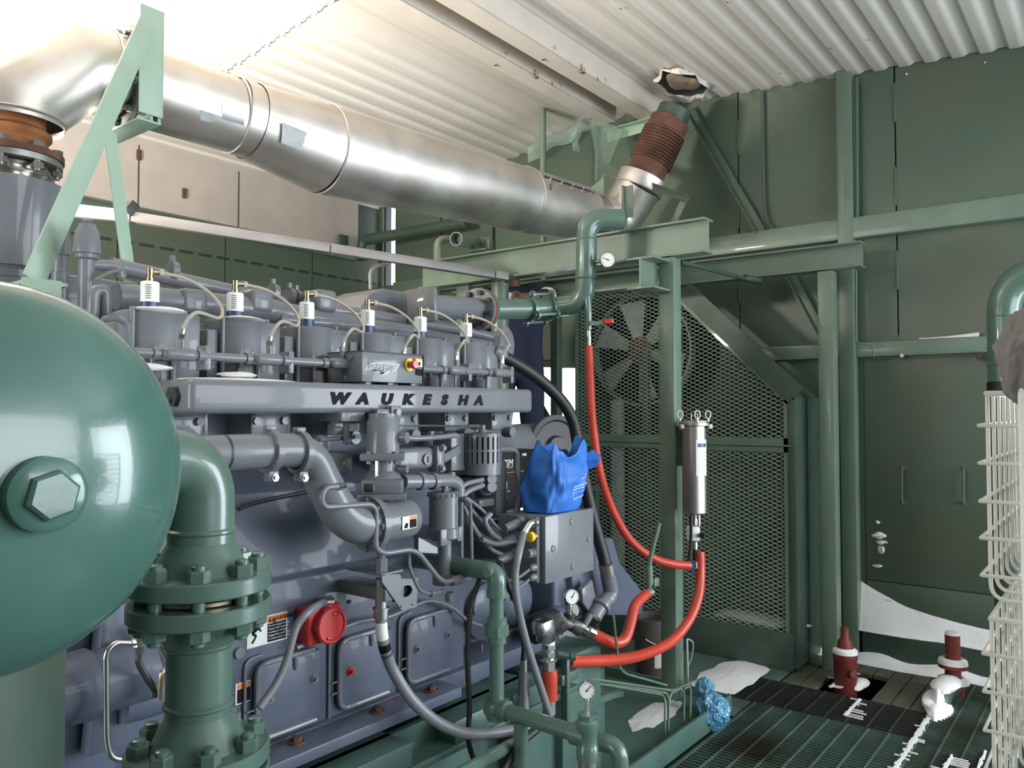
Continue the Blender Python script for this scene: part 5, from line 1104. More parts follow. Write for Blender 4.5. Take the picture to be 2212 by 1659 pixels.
# horizontal girt pieces seen under the beam
ibeam((4.55, 2.35, 2.50), (4.55, 4.1, 2.50), .10, .12).solo('steel_beam', m_('steel_green'), 'shadowed green beam between the two main beams above the person', 'beam', 'green steel frame beams')
for x_, lab in ((4.7, 'dark stanchion standing before the bright doorway, nearer the fan guard'),):
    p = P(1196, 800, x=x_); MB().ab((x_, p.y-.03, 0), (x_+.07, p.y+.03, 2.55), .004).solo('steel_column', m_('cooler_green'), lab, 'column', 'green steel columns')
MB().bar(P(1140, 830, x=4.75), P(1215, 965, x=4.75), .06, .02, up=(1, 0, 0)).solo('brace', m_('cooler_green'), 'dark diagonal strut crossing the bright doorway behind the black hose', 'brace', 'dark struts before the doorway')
MB().bar(P(1160, 787, x=5.4), V((5.4, yL, P(1250, 793, x=5.4).z)), .03, .045, up=(0, 0, 1)).solo('rail', m_('dark_steel'), 'dark horizontal rail across the bright doorway', 'rail')
p0_ = P(1217, 770, x=5.2); MB().ab((5.2, P(1243, 700, x=5.2).y, 1.98), (5.22, P(1212, 700, x=5.2).y, 2.60), .002).solo('sheet_panel', m_('steel_green'), 'pale green sheet panel at the left edge of the fan guard', 'panel')
# ============================================================ CARTRIDGE FILTER ON THE COLUMN
dF = 4.17
cf = thing('cartridge_filter', 'tall stainless cartridge filter housing with eye bolts, strapped to the green column', 'filter', P(1500, 1235, d=dF))
fc_ = P(1500, 1000, d=dF); fx_, fy_ = fc_.x, fc_.y
def zf(v): return P(1500, v, d=dF).z
rf = .063
MB().lathe((fx_, fy_, 0), (0, 0, 1), [(rf-.012, zf(1110)), (rf, zf(1106)), (rf, zf(918))], 40).build('body', m_('dirty_stainless'), cf)
MB().lathe((fx_, fy_, 0), (0, 0, 1), [(rf, zf(921)), (rf+.016, zf(919)), (rf+.016, zf(913)), (rf+.012, zf(911)), (rf+.012, zf(909)), (.02, zf(907))], 40).build('lid', m_('dirty_stainless'), cf)
def eye(p, par, ax):
    ax = V(ax); pts = [p+ax*(.014*math.sin(t))+V((0, 0, .028-.022*math.cos(t)*(1 if math.cos(t) > 0 else .9))) for t in [2*math.pi*i/20 for i in range(20)]]
    e = MB().tube(pts, .0035, 8, closed=True); e.cyl(p+V((0, 0, -.012)), p+V((0, 0, .010)), .007, n=8); return e.build('eye_bolt', m_('wire_cream'), par)
rt_ = V((RT.x, RT.y, 0)).normalized(); tw_ = V((-FW.x, -FW.y, 0)).normalized()
for s_ in (-1, 0, 1):
    base = V((fx_, fy_, zf(907)))+rt_*(s_*.074)+tw_*(0.074 if s_ == 0 else .0); eye(base, cf, rt_)
    if s_: MB().box(base+V((0, 0, -.035))+tw_*.03, (.026, .026, .026), HEAD, .003).cyl(base+V((0, 0, -.035))+tw_*.04, base+V((0, 0, -.035))+tw_*.05, .008, n=12).build('clamp_lug', m_('dirty_stainless'), cf)
MB().ab((fx_-.03, fy_+.05, zf(900)), (fx_+.03, fy_+.06, zf(887))).build('lid_handle', m_('brass'), cf) if False else None
for s_ in (-.016, .016): MB().cyl(V((fx_, fy_, zf(908)))+rt_*s_, V((fx_, fy_, zf(893)))+rt_*s_, .0035, n=8).build('lid_pin', m_('brass'), cf)
# label wrapped on the body
def wrap(a0, a1, v0, v1, r, name, mt, par):
    t0 = math.atan2(tw_.y, tw_.x); return MB().grid(lambda s, t: V((fx_+r*math.cos(t0+a0+(a1-a0)*s), fy_+r*math.sin(t0+a0+(a1-a0)*s), zf(v0+(v1-v0)*t))), 8, 2).build(name, m_(mt), par)
lb = wrap(-.08, 1.05, 949, 1026, rf+.0008, 'data_label', 'label_white', cf)
wrap(.05, .9, 957, 965, rf+.0014, 'label_logo', 'navy_plastic', lb)
rnd = random.Random(5)
for k in range(12): wrap(.18 if k % 2 else .10, .22+rnd.uniform(.25, .65), 971+k*4.2, 972.6+k*4.2, rf+.0014, 'label_print', 'grey_steel', lb)
MB().bar(P(1468, 920, d=4.26), P(1470, 1006, d=4.26), .03, .008, up=tw_).cyl(P(1467, 935, d=4.24), P(1467, 935, d=4.22), .011, n=12).cyl(P(1468, 1000, d=4.24), P(1468, 1000, d=4.22), .011, n=12).build('wall_strap', m_('cooler_green'), cf)
for v in (925, 1000): MB().bar(P(1470, v, d=4.25), P(1490, v, d=4.20), .012, .022).build('strap_arm', m_('grey_steel'), cf)
# fittings below
MB().cyl(P(1501, 1110, d=dF), P(1501, 1120, d=dF), .010, n=10).cyl(P(1501, 1120, d=dF), P(1501, 1134, d=dF), .015, n=6).cyl(P(1510, 1110, d=dF), P(1510, 1136, d=dF), .006, n=8).build('nipple', m_('bright_steel'), cf)
MB().box(P(1497, 1152, d=dF), (.065, .05, .075), HEAD-1.57, .008).build('valve_block', m_('white_plastic'), cf)
MB().cyl(P(1514, 1156, d=dF-.02), P(1516, 1157, d=dF-.05), .013, n=14).build('valve_knob', m_('black_gloss'), cf)
MB().cyl(P(1501, 1170, d=dF), P(1501, 1186, d=dF), .014, n=8).build('nipple', m_('bright_steel'), cf)
MB().cyl(P(1502, 1186, d=dF), P(1502, 1210, d=dF), .013, n=12).build('tail', m_('black_rubber'), cf)
MB().tube(cat(PP([(1492, 1113), (1493, 1150), (1491, 1190), (1483, 1232)], d=dF-.04)), .0085, 10).build('black_bleed_hose', m_('black_rubber'), cf)
MB().bar(P(1497, 1210, d=dF-.05), P(1496, 1240, d=dF-.05), .012, .03, up=tw_).build('blue_handle', m_('navy_plastic'), cf, 'blue valve handle')
MB().bar(P(1504, 1214, d=dF-.05), P(1504, 1227, d=dF-.05), .004, .02, up=tw_).build('tag', m_('label_white'), cf)
# ============================================================ RED AND BLACK HOSES
hose('red_hose', [P(1272, 748, d=4.33), P(1274, 800, d=4.30), P(1279, 900, d=4.22), P(1294, 1010, d=4.15), P(1320, 1095, d=4.08), P(1360, 1165, d=4.04), P(1410, 1205, d=4.04), P(1450, 1218, d=4.06), P(1490, 1222, d=4.10)], .0225, 'red_hose', 'red hose looping from the small ball valve to the cartridge filter', 'hose', 'red coolant hoses', 8, 16)
hose('red_hose', [P(1512, 1192, d=4.14), P(1513, 1240, d=4.12), P(1508, 1290, d=4.06), P(1488, 1340, d=3.98), P(1450, 1385, d=3.86), P(1395, 1412, d=3.68), P(1330, 1425, d=3.45), P(1228, 1429, d=3.18)], .0250, 'red_hose', 'red hose curving from under the cartridge filter down to the skid', 'hose', 'red coolant hoses', 8, 16)
hose('red_hose', [P(1279, 1367, d=3.37), P(1300, 1378, d=3.42), P(1328, 1389, d=3.48), P(1350, 1380, d=3.52), P(1362, 1347, d=3.58), P(1372, 1308, d=3.65), P(1397, 1282, d=3.74)], .0245, 'red_hose', 'short red hose bent in an S between the steel fittings and the guard valve', 'hose', 'red coolant hoses', 8, 16)
ch = thing('charge_valve', 'slim green standpipe and valve clipped in front of the fan guard', 'valve', P(1404, 1300, d=3.75))
MB().tube(fillet(PP([(1424, 1130), (1402, 1215), (1403, 1285)], d=3.76), .06), .011, 10).cyl(P(1402, 1222, d=3.76), P(1403, 1262, d=3.76), .018, n=10).cyl(P(1396, 1282, d=3.74), P(1408, 1278, d=3.76), .020, n=12).build('standpipe', m_('steel_green'), ch)
MB().ab(P(1408, 1268, d=3.8), P(1428, 1250, d=3.8)+V((.02, .02, 0)), .003).build('clip_plate', m_('steel_green'), ch)
bhp = [P(1078, 766, y=2.22), P(1105, 780, y=2.20), P(1155, 812, y=2.16), P(1205, 857, y=2.12), P(1236, 905, y=2.08), P(1250, 970, y=2.05), P(1265, 1050, y=2.02), P(1284, 1130, y=1.98), P(1302, 1195, y=1.94), P(1310, 1228, y=1.92)]
bhs = thing('black_hose', 'thick black hose arching from the head end down to the grey elbow', 'hose', P(1312, 1300, y=1.92))
MB().tube(cat(bhp, 8), .0285, 18).build('hose', m_('black_rubber'), bhs)
MB().cyl(P(1066, 755, y=2.23), P(1086, 770, y=2.215), .036, n=16).build('end_ferrule', EG, bhs)
MB().cyl(P(1308, 1218, y=1.92), P(1313, 1242, y=1.92), .034, n=16).build('end_ferrule', m_('grey_steel'), bhs)
MB().tube(fillet(PP([(1313, 1242), (1322, 1285), (1300, 1305), (1282, 1335)], y=1.92), .1, 8), [.036]*10+[.034]*10, 18).build('elbow', EG, bhs)
MB().lathe(P(1300, 1306, y=1.92), P(1282, 1335, y=1.92)-P(1300, 1306, y=1.92), [(.04, 0), (.046, .004), (.046, .02), (.04, .024)], 20).build('elbow_ring', EG, bhs)
# pump rockers / gauge manifold near the front end
gm = thing('gauge_manifold', 'dark pipe fittings carrying the small gauge at the engine front', 'fittings', P(1220, 1390, y=1.86))
ym = 1.84
MB().lathe(P(1170, 1352, y=ym), (1, 0, .12), [(.050, -.06), (.058, -.05), (.058, .02), (.044, .04), (.044, .09)], 8).build('reducer', m_('dark_steel'), gm)
MB().cyl(P(1195, 1335, y=ym), P(1205, 1340, y=ym), .036, n=6).cyl(P(1205, 1340, y=ym), P(1215, 1345, y=ym), .026, n=6).cyl(P(1215, 1345, y=ym), P(1250, 1352, y=ym), .020, n=12).build('nipple', m_('grey_steel'), gm)
MB().cyl(P(1230, 1325, y=ym), P(1232, 1352, y=ym), .020, n=12).cyl(P(1230, 1325, y=ym), P(1230, 1330, y=ym), .026, n=12).cyl(P(1233, 1352, y=ym), P(1250, 1362, y=ym), .022, n=12).build('tee', m_('dark_steel'), gm)
MB().cyl(P(1230, 1308, y=ym), P(1230, 1325, y=ym), .016, n=8).lathe(P(1240, 1318, y=ym-.01), (0, -1, .3), [(.024, 0), (.024, .008)], 18).build('gauge_cock', m_('bright_steel'), gm)
MB().cyl(P(1250, 1352, y=ym), P(1262, 1358, y=ym-.01), .018, n=6).cyl(P(1262, 1358, y=ym-.01), P(1272, 1363, y=ym-.02), .013, n=10).cyl(P(1270, 1362, y=ym-.02), P(1283, 1369, y=ym-.03), .020, n=8).build('swivel', m_('bright_steel'), gm)
MB().cyl(P(1275, 1330, y=1.9), P(1262, 1352, y=1.88), .014, n=10).cyl(P(1278, 1328, y=1.9), P(1295, 1340, y=1.9), .010, n=8).build('bleed_cock', m_('grey_steel'), gm)
for u, v in ((1250, 1285), (1265, 1300)): pass
gc_ = P(1236, 1289, y=1.83); gauge(gc_, V((-.7, -1, .15)), .031, 'small white-faced gauge at the engine front below the junction box', P(1231, 1312, y=1.84), needle=.6)
rk = thing('fuel_pump_arm', 'grey rocker-shaped pump arm beside the small gauge', 'pump arm', P(1265, 1315, y=1.98))
MB().prism([(0, 0), (.09, .03), (.12, -.06), (.06, -.11), (.01, -.06)], P(1245, 1272, y=1.97), (1, 0, 0), (0, 0, 1), .03, .006).build('arm', EG, rk)
MB().lathe(P(1262, 1298, y=1.97), (0, -1, 0), [(.06, -.05), (.06, 0)], 24).build('drum', m_('dark_steel'), rk)
# steel elbow + orange hose stub + fittings
ss = thing('steel_fitting_stack', 'bright steel elbow and hex fittings above and below a short orange hose', 'fittings', P(1187, 1550, y=1.72))
yq = 1.72
MB().cyl(P(1160, 1352, y=1.78), P(1178, 1356, y=yq), .026, n=12).build('inlet', m_('grey_steel'), ss)
MB().prism([(-.035, .03), (.03, .035), (.04, .02), (.04, -.055), (-.012, -.055), (-.018, -.022), (-.035, -.022)], P(1187, 1360, y=yq-.025), (1, 0, 0), (0, 0, 1), -.055, .008).build('block_elbow', m_('bright_steel'), ss)
def sg(v0, v1, r, n_, nm, mt='bright_steel'): MB().cyl(P(1186, v0, y=yq), P(1186, v1, y=yq), r, n=n_).build(nm, m_(mt), ss)
sg(1384, 1391, .022, 16, 'collar', 'white_plastic'); sg(1391, 1401, .029, 6, 'hex_nut'); sg(1401, 1405, .022, 16, 'collar'); sg(1405, 1417, .026, 6, 'hex_nut'); sg(1417, 1422, .022, 16, 'collar'); sg(1422, 1427, .031, 8, 'hex_nut'); sg(1427, 1446, .026, 6, 'hex_nut'); sg(1511, 1542, .025, 10, 'hex_nut', 'grey_steel')
MB().lathe(P(1187, 1511, y=yq), (0, 0, 1), [(.030, 0), (.030, .06), (.031, .085), (.028, P(1187, 1446, y=yq).z-P(1187, 1511, y=yq).z)], 24).build('hose_stub', m_('red_hose'), ss, 'orange-red rubber hose stub')
# ============================================================ GREEN DRAIN PIPEWORK AT THE BOTTOM
gx_ = 2.03; ygp = 1.65
gw = thing('drain_pipework', 'green screwed drain pipe with union, elbow and tee at the bottom centre', 'pipe', (gx_, 1.6, 0))
PG = m_('pipe_green'); rp_ = .0242
ze, zt_ = P(1072, 1240, y=ygp).z, P(1072, 1530, y=ygp).z
MB().tube(fillet([V((gx_, 2.03, ze+.005)), V((gx_, ygp, ze+.005)), V((gx_, ygp, ze-.06))], .05, 8), .031, 20).build('top_elbow', PG, gw)
MB().cyl((gx_-.045, ygp+.005, ze+.01), (gx_-.02, ygp+.01, ze+.01), .016, n=8).build('plug', PG, gw)
MB().lathe((gx_, ygp, 0), (0, 0, 1), [(.034, ze-.075), (.034, ze-.05)], 20).build('elbow_band', PG, gw)
MB().cyl((gx_, ygp, zt_), (gx_, ygp, ze-.04), rp_, n=20).build('riser', PG, gw)
zu = P(1068, 1360, y=ygp).z
MB().lathe((gx_, ygp, 0), (0, 0, 1), [(.031, zu-.045), (.031, zu-.018)], 20).lathe((gx_, ygp, 0), (0, 0, 1), [(.040, zu-.02), (.040, zu+.016)], 8).lathe((gx_, ygp, 0), (0, 0, 1), [(.034, zu+.014), (.034, zu+.035), (.030, zu+.038)], 20).build('union', PG, gw)
MB().lathe((gx_, ygp, 0), (0, 0, 1), [(.033, zt_-.035), (.033, zt_+.015), (.030, zt_+.02)], 20).lathe((gx_, ygp+.03, zt_-.0), (0, -1, 0), [(.033, 0), (.033, .075), (.029, .08)], 20).cyl((gx_-.045, ygp, zt_-.0), (gx_-.02, ygp, zt_), .016, n=8).build('bottom_elbow', PG, gw)
yt_ = 1.30; zt2 = zt_-.005
MB().cyl((gx_, ygp, zt_), (gx_, yt_, zt2), rp_+.001, n=20).build('cross_run', PG, gw)
zv = lambda v: P(1265, v, x=gx_).z
MB().lathe((gx_, yt_, 0), (0, 0, 1), [(.026, zv(1640)), (.033, zv(1638)), (.033, zv(1612)), (.030, zv(1608)), (.030, zv(1580)), (.033, zv(1576)), (.033, zv(1556)), (.028, zv(1552))], 20).lathe((gx_, yt_+.05, zt2), (0, -1, 0), [(.034, 0), (.034, .05)], 20).build('tee', PG, gw)
MB().lathe((gx_, yt_, 0), (0, 0, 1), [(.026, zv(1553)), (.026, zv(1546)), (.030, zv(1545)), (.030, zv(1540))], 8).build('bushing', PG, gw)
MB().lathe((gx_, yt_, 0), (0, 0, 1), [(.024, zv(1700)), (.028, zv(1655)), (.028, zv(1640)), (.022, zv(1638))], 12).build('steel_coupler', m_('grey_steel'), gw)
MB().cyl((gx_, ygp-.10, 0), (gx_, ygp-.10, zt_-.02), .024, n=16).build('support_leg', PG, gw)
MB().tube(fillet([(gx_, yt_, zv(1690)), (gx_, yt_, .02)], .02), .022, 12).build('down_pipe', PG, gw)
gg = V((gx_, yt_, zv(1490))); gauge(gg, V((-.75, -.66, .05)), .0255, 'round white pressure gauge on top of the green tee in the foreground', V((gx_, yt_, zv(1542))), needle=.75)
MB().cyl((gx_, yt_, zv(1540)), (gx_, yt_, zv(1512)), .009, n=6).solo('gauge_adapter', m_('grey_steel'), 'steel hex adapter between the foreground gauge and the green tee', 'fitting')
pipe('green_pipe', [P(1285, 1600, x=2.3), P(1338, 1612, x=2.3), P(1340, 1700, x=2.3)], .030, 'pipe_green', 'green elbow pipe to the right of the foreground gauge', rad=.05)
pipe('green_pipe', [P(980, 1680, y=1.45), P(1120, 1600, y=1.65)], .020, 'pipe_green', 'slanting green pipe at the bottom edge left of the pipe support', rad=.02)
hose('black_hose', PP([(1160, 1575), (1130, 1600), (1100, 1640), (1070, 1690)], y=1.58), .014, 'black_rubber', 'thin black hose slipping under the foreground green pipe', 'hose')
pipe('green_pipe', [P(1200, 1560, y=1.9), P(1320, 1500, y=1.95), P(1340, 1495, y=1.95)], .022, 'pipe_green', 'green pipe lying along the skid behind the foreground gauge', rad=.02)
# ============================================================ SKID
sk = thing('engine_skid', 'green steel skid frame under the engine', 'skid frame', (1.8, 2.4, .0))
SG = m_('skid_green')
def part(mb, nm, mt=None, lab=None): return mb.build(nm, mt or SG, sk, lab)
part(MB().ab((.4, 1.90, .02), (2.75, 1.92, .60)), 'beam_web'); part(MB().ab((.4, 1.80, .50), (2.75, 2.0, .525), .003), 'top_flange'); part(MB().ab((.4, 1.78, .02), (2.75, 2.02, .045), .003), 'bottom_flange')
for x in (.9, 1.30, 2.0): part(MB().ab((x, 1.805, .527), (x+.50, 2.0, .600), .003), 'sole_pad')
for x in (1.25, 1.85, 2.35): part(MB().ab((x, 1.80, .045), (x+.012, 1.90, .50), .002), 'stiffener')
part(MB().ab((.4, 1.93, .0), (2.75, 3.6, .45), .004), 'inner_frame')
part(MB().ab((2.72, 1.86, .02), (3.02, 2.3, .62), .006), 'front_pedestal'); part(MB().ab((2.60, 1.78, .56), (2.72, 1.86, .60), .003), 'bracket'); part(MB().ab((3.02, 1.95, .05), (3.20, 2.25, .45), .006), 'pedestal_step')
part(MB().ab((2.62, 1.77, .40), (2.64, 1.80, .66), .002), 'angle_post'); 
pan = part(MB().ab((2.2, 1.74, .045), (4.12, 2.9, .06), .002), 'drip_pan'); MB().ab((2.2, 1.725, .0), (4.13, 1.74, .11), .002).build('pan_lip', SG, pan); MB().ab((4.12, 1.725, .0), (4.135, 2.9, .11), .002).build('pan_lip', SG, pan)
MB().tube(PP([(1205, 1412), (1232, 1418)], d=3.1), .012, 8).cyl(P(1232, 1418, d=3.1), P(1243, 1418, d=3.1), .018, n=6).build('plug_bolt', SG, sk)
# little tube rails round the column foot
tr = thing('tube_rail', 'set of thin green tubes running along the pan and bending down at the column foot', 'tubes', P(1460, 1590, z=0))
for l in ([(1180, 1452, 3.2), (1455, 1492, 3.95), (1512, 1466, 4.2), (1512, 1520, 4.2)], [(1200, 1455, 3.3), (1440, 1497, 3.9), (1444, 1508, 3.9), (1443, 1590, 3.86)], [(1210, 1462, 3.3), (1430, 1500, 3.88), (1437, 1512, 3.86), (1436, 1592, 3.84)], [(1443, 1590, 3.86), (1446, 1500, 3.9), (1470, 1487, 4.0), (1478, 1495, 4.0), (1477, 1565, 3.98)], [(1477, 1488, 4.0), (1490, 1482, 4.05), (1492, 1490, 4.05), (1491, 1560, 4.02)], [(1325, 1330, 3.3), (1337, 1440, 3.5), (1350, 1455, 3.55), (1440, 1480, 3.9)]):
    MB().tube(fillet([P(u, v, d=d) for u, v, d in l], .04, 4), .0055, 8).build('tube', m_('steel_green'), tr)
MB().tube(cat(PP([(1487, 1380), (1497, 1390), (1494, 1420), (1486, 1440)], d=4.2)), .003, 6).cyl(P(1484, 1380, d=4.2), P(1486, 1480, d=4.2), .006, n=8).build('wire_loop', m_('galvanised'), tr)
# ============================================================ BLUE BAG ON THE JUNCTION BOX
from mathutils import noise
BC = V((2.592, 1.825, 1.252)); BH = .248
def bagp(a, t, off=0):
    ca, sa = math.cos(a), math.sin(a); pw = .55
    w = .120-.006*t; dp = .080+.028*math.sin(math.pi*min(1, t*1.1))-.02*t
    x = w*math.copysign(abs(ca)**pw, ca); y = dp*math.copysign(abs(sa)**pw, sa)
    nz = noise.noise(V((ca*1.6+3, sa*1.6, t*2.2)))*.007+noise.noise(V((ca*4, sa*4, t*5+7)))*.011+.004*math.sin(7*a+9*t)
    k = 1+(nz+off)/.12*(.35+.65*min(1, t*3))
    h = BH*t
    if t > .75:
        rim = .016*math.sin(2*a+2.2)+.020*math.sin(5*a+1)+.012*math.sin(9*a); h += rim*((t-.75)/.25)**1.3
    lean = .05*t*t
    return BC+V((x*k+lean+.035*t*max(0, ca), y*k-.01*t, h))
bg = thing('tote_bag', 'crumpled bright blue fabric bag with white print on the junction box', 'bag', BC)
mb = MB(); NU, NT = 96, 34
mb.grid(lambda s, t: bagp(2*math.pi*s, t), NU, NT, True); mb.grid(lambda s, t: bagp(2*math.pi*s, t, -.004), NU, NT, True)
mb.grid(lambda s, t: BC+(bagp(2*math.pi*s, 0)-BC)*(1-.98*t), NU, 3, True)
mb.build('fabric', m_('blue_fabric'), bg, ang=80)
hp = [bagp(-.25, .80), bagp(-.25, .82)+V((.05, -.01, .0)), bagp(-.2, .78)+V((.10, -.01, .02)), bagp(-.15, .70)+V((.09, 0, .0)), bagp(-.1, .66)]
mb = MB(); cp = cat(hp, 6)
for a, b_ in zip(cp, cp[1:]): mb.bar(a, b_, .045, .003, up=(0, -.6, 1))
mb.build('handle', m_('blue_fabric'), bg)
def bagx(xf, t, off=0):
    xf = max(-.999, min(.999, xf)); c = math.copysign(abs(xf)**(1/.55), xf); return bagp(-math.acos(c), t, off)
def bagtext(s_, x0, t0, size, bold=0):
    t = MB().text(s_, (0, 0, 0), (1, 0, 0), (0, 1, 0), size, .0008, bold=bold)
    for v in t.bm.verts: v.co = bagx(x0+v.co.x/.115, t0+v.co.y/BH-v.co.x*.12+v.co.x*.9, .0016+v.co.z)
    t.build('print', m_('blue_print'), bg, ang=0)
bagtext('Oil absorbents. Tear, fold', .08, .36, .0082, .0003); bagtext('and easy to use.', .08, .315, .0082, .0003); bagtext('Absorbent pad refill bag', .12, .26, .0062)
mb = MB()
def bline(pts):
    for (a0, t0), (a1, t1) in zip(pts, pts[1:]):
        for k in range(6): mb.bar(bagx(a0+(a1-a0)*k/6, t0+(t1-t0)*k/6, .0018), bagx(a0+(a1-a0)*(k+1)/6, t0+(t1-t0)*(k+1)/6, .0018), .0022, .0008, up=(0, -1, 0))
bline([(.06, .40), (.08, .22), (.16, .17), (.85, .24)]); bline([(.35, .49), (.93, .56)])
mb.build('print_frame', m_('blue_print'), bg)
# ============================================================ RED FLOOR FITTINGS
DR = m_('dark_red')
def fitting(c, prof, lab, name='floor_fitting'):
    t = thing(name, lab, 'pipe fitting', c); MB().lathe(c, (0, 0, 1), prof, 28).build('body', DR, t); return t
def zv1(v, ref): return P(1106, v, d=(ref-CAM).dot(FW)).z
def h_(u, v, c): return P(u, v, d=(V(c)-CAM).dot(FW)).z
c = V(RF1)+V((.02, .02, 0)); hh = lambda v: h_(1832, v, c)
f1_ = fitting(V((c.x, c.y, -.2)), [(.050, 0), (.066, .05), (.066, .2+hh(1424)), (.070, .2+hh(1422)), (.070, .2+hh(1412)), (.045, .2+hh(1410)), (.042, .2+hh(1388)), (.024, .2+hh(1376)), (.024, .2+hh(1356)), (.0, .2+hh(1355))], 'dark red stepped pipe fitting rising through the grating, left of the two')
MB().cyl((c.x-.05, c.y-.05, .09), (c.x-.066, c.y-.066, .09), .022, n=12).build('side_plug', DR, f1_)
mb = MB().lathe((c.x, c.y, 0), (0, 0, 1), [(.046, hh(1409)), (.072, hh(1411)), (.070, hh(1404)), (.050, hh(1399)), (.046, hh(1402))], 24, cap=False); mb.build('snow_cap', m_('snow'), f1_)
flake((c.x+.06, c.y-.06, .0), .10, .05, .03, 41).solo('snow_patch', m_('snow'), 'small snow heap at the foot of the left red floor fitting', 'snow', kind='stuff')
c = V(RF2)+V((.03, .02, 0)); hh = lambda v: h_(2066, v, c)
f2_ = fitting(V((c.x, c.y, -.2)), [(.060, 0), (.060, .2+hh(1478)), (.043, .2+hh(1474)), (.043, .2+hh(1445)), (.078, .2+hh(1442)), (.078, .2+hh(1434)), (.040, .2+hh(1430)), (.040, .2+hh(1372)), (.03, .2+hh(1371))], 'dark red flanged pipe stub with snow on its flange, beside the wire rack')
for v0, r in ((1434, .079), (1474, .085)): MB().lathe((c.x, c.y, 0), (0, 0, 1), [(.042, hh(v0)), (r, hh(v0)), (r*.95, hh(v0)+.022), (.055, hh(v0)+.034), (.042, hh(v0)+.03)], 28, cap=False).build('snow_cap', m_('snow'), f2_)
MB().lathe((c.x, c.y, 0), (0, 0, 1), [(.040, hh(1372)), (.036, hh(1366)), (.0, hh(1364))], 20, cap=False).build('snow_cap', m_('snow'), f2_)
pv = [V((c.x, c.y, .03)), V((c.x-.12, c.y+.02, .05)), V((c.x-.24, c.y+.03, .02)), V((c.x-.40, c.y+.04, -.18))]
vp = thing('snowy_pipe', 'grey-green pipe elbow caked with snow, dipping through the grating by the red stub', 'pipe', pv[3])
MB().tube(cat(pv, 6), .055, 20).build('pipe', m_('cooler_green'), vp)
mb = blob(pv[1]+V((0, 0, .035)), 1, (.13, .075, .045), 55, amp=.45); mb.build('snow_crust', m_('snow'), vp); blob(pv[2]+V((-.06, 0, .0)), 1, (.13, .062, .075), 57, amp=.45).build('snow_crust', m_('snow'), vp)
# ============================================================ SNOW
def drift(name, lab, ya, yb, prof, x0, dep, z0, n=60):
    mb = MB()
    def f(s, t):
        y = ya+(yb-ya)*s; h = prof(s)*(1+.06*noise.noise(V((s*9, 0, 3)))); k = (1-t)**1.5
        return V((x0-dep*t*(1+.15*math.sin(s*20)), y, z0+h*k+.006*noise.noise(V((y*9, t*4, 0)))))
    mb.grid(f, n, 8); mb.grid(lambda s, t: V((x0-dep*t*(1+.15*math.sin(s*20)), ya+(yb-ya)*s, z0-.004)), n, 1); return mb.solo(name, m_('snow'), lab, 'snow', kind='stuff', ang=80)
ya, yb_ = P(1858, 1360, x=5.6).y, P(2145, 1400, x=5.6).y
drift('snow_drift', 'wind-blown snow drift banked against the bottom of the far door', ya, yb_-1.3, lambda s: .21*math.exp(-s*6.5)+.10-.03*s, XW-.03, .075, .192)
drift('snow_drift', 'ridge of snow along the floor at the foot of the far wall', 1.44, -1.2, lambda s: .045+.015*math.sin(s*40), XW-.10, .10, .002)
def patchs(lab, cx0, cy0, sx, sy, seed, z=.002, h=.012):
    rnd = random.Random(seed); mb = MB(); pts = []
    n = 34
    for i in range(n): a = 2*math.pi*i/n; r = 1+.35*noise.noise(V((math.cos(a)*2, math.sin(a)*2, seed))); pts.append((cx0+sx*r*math.cos(a), cy0+sy*r*math.sin(a)))
    mb.grid(lambda s, t: V((cx0+(pts[int(s*n) % n][0]-cx0)*t, cy0+(pts[int(s*n) % n][1]-cy0)*t, z+h*(1-t*t)+.004*noise.noise(V((s*20, t*5, seed))))), n, 5, True); mb.solo('snow_patch', m_('snow'), lab, 'snow', kind='stuff', ang=80)
pc_ = P(1425, 1548, z=.06); patchs('snow in the drip pan at the foot of the filter column', pc_.x, pc_.y+.03, .24, .085, 22, z=.061, h=.008)
pc_ = P(1575, 1462, z=0); patchs('trampled snow on the floor between the column and the grating', pc_.x, pc_.y, .42, .17, 4)
pc_ = P(1500, 1530, z=0); patchs('white snow patch beside the column foot behind the blue plastic', pc_.x, pc_.y, .22, .09, 6)
pc_ = P(1765, 1405, z=0); patchs('small snow heap in the gap between the cooler and the post', pc_.x-.05, pc_.y, .07, .10, 9, h=.06)
# snow pressed into the grating seam and cross bars
def seamsnow(lab, x0, x1, y, seed, wd=.012, spur=.05, n=60):
    rnd = random.Random(seed); mb = MB()
    for i in range(n):
        x = x0+(x1-x0)*i/n; dx = (x1-x0)/n
        mb.box((x+dx/2, y+rnd.uniform(-.003, .003), .004), (dx*1.05, wd*rnd.uniform(.6, 1.5), .008))
        if rnd.random() < .5: l = rnd.uniform(.01, spur); s = rnd.choice((-1, 1)); mb.box((x, y+s*l/2, .003), (.008, l, .006))
    mb.solo('snow_line', m_('snow'), lab, 'snow', kind='stuff')
seamsnow('long line of snow along the joint between the grating panels', 3.35, 5.45, SEAM, 1, .02, .05, 90)
for k, (y, x0, x1) in enumerate(((SEAM-.30, 3.8, 4.45), (SEAM-.42, 3.95, 4.6), (SEAM-.18, 3.8, 4.3), (SEAM+.55, 4.9, 5.3), (SEAM+.36, 4.5, 4.8))):
    seamsnow(('snow caught in the grating bars below the red stub, first streak', 'snow streak in the grating nearest the wire rack', 'short snow streak beside the panel joint', 'snow streak on the grating left of the left red fitting', 'thin snow streak on the grating before the left red fitting')[k], x0, x1, y, 20+k, .012, .09, 18)
mb = MB()
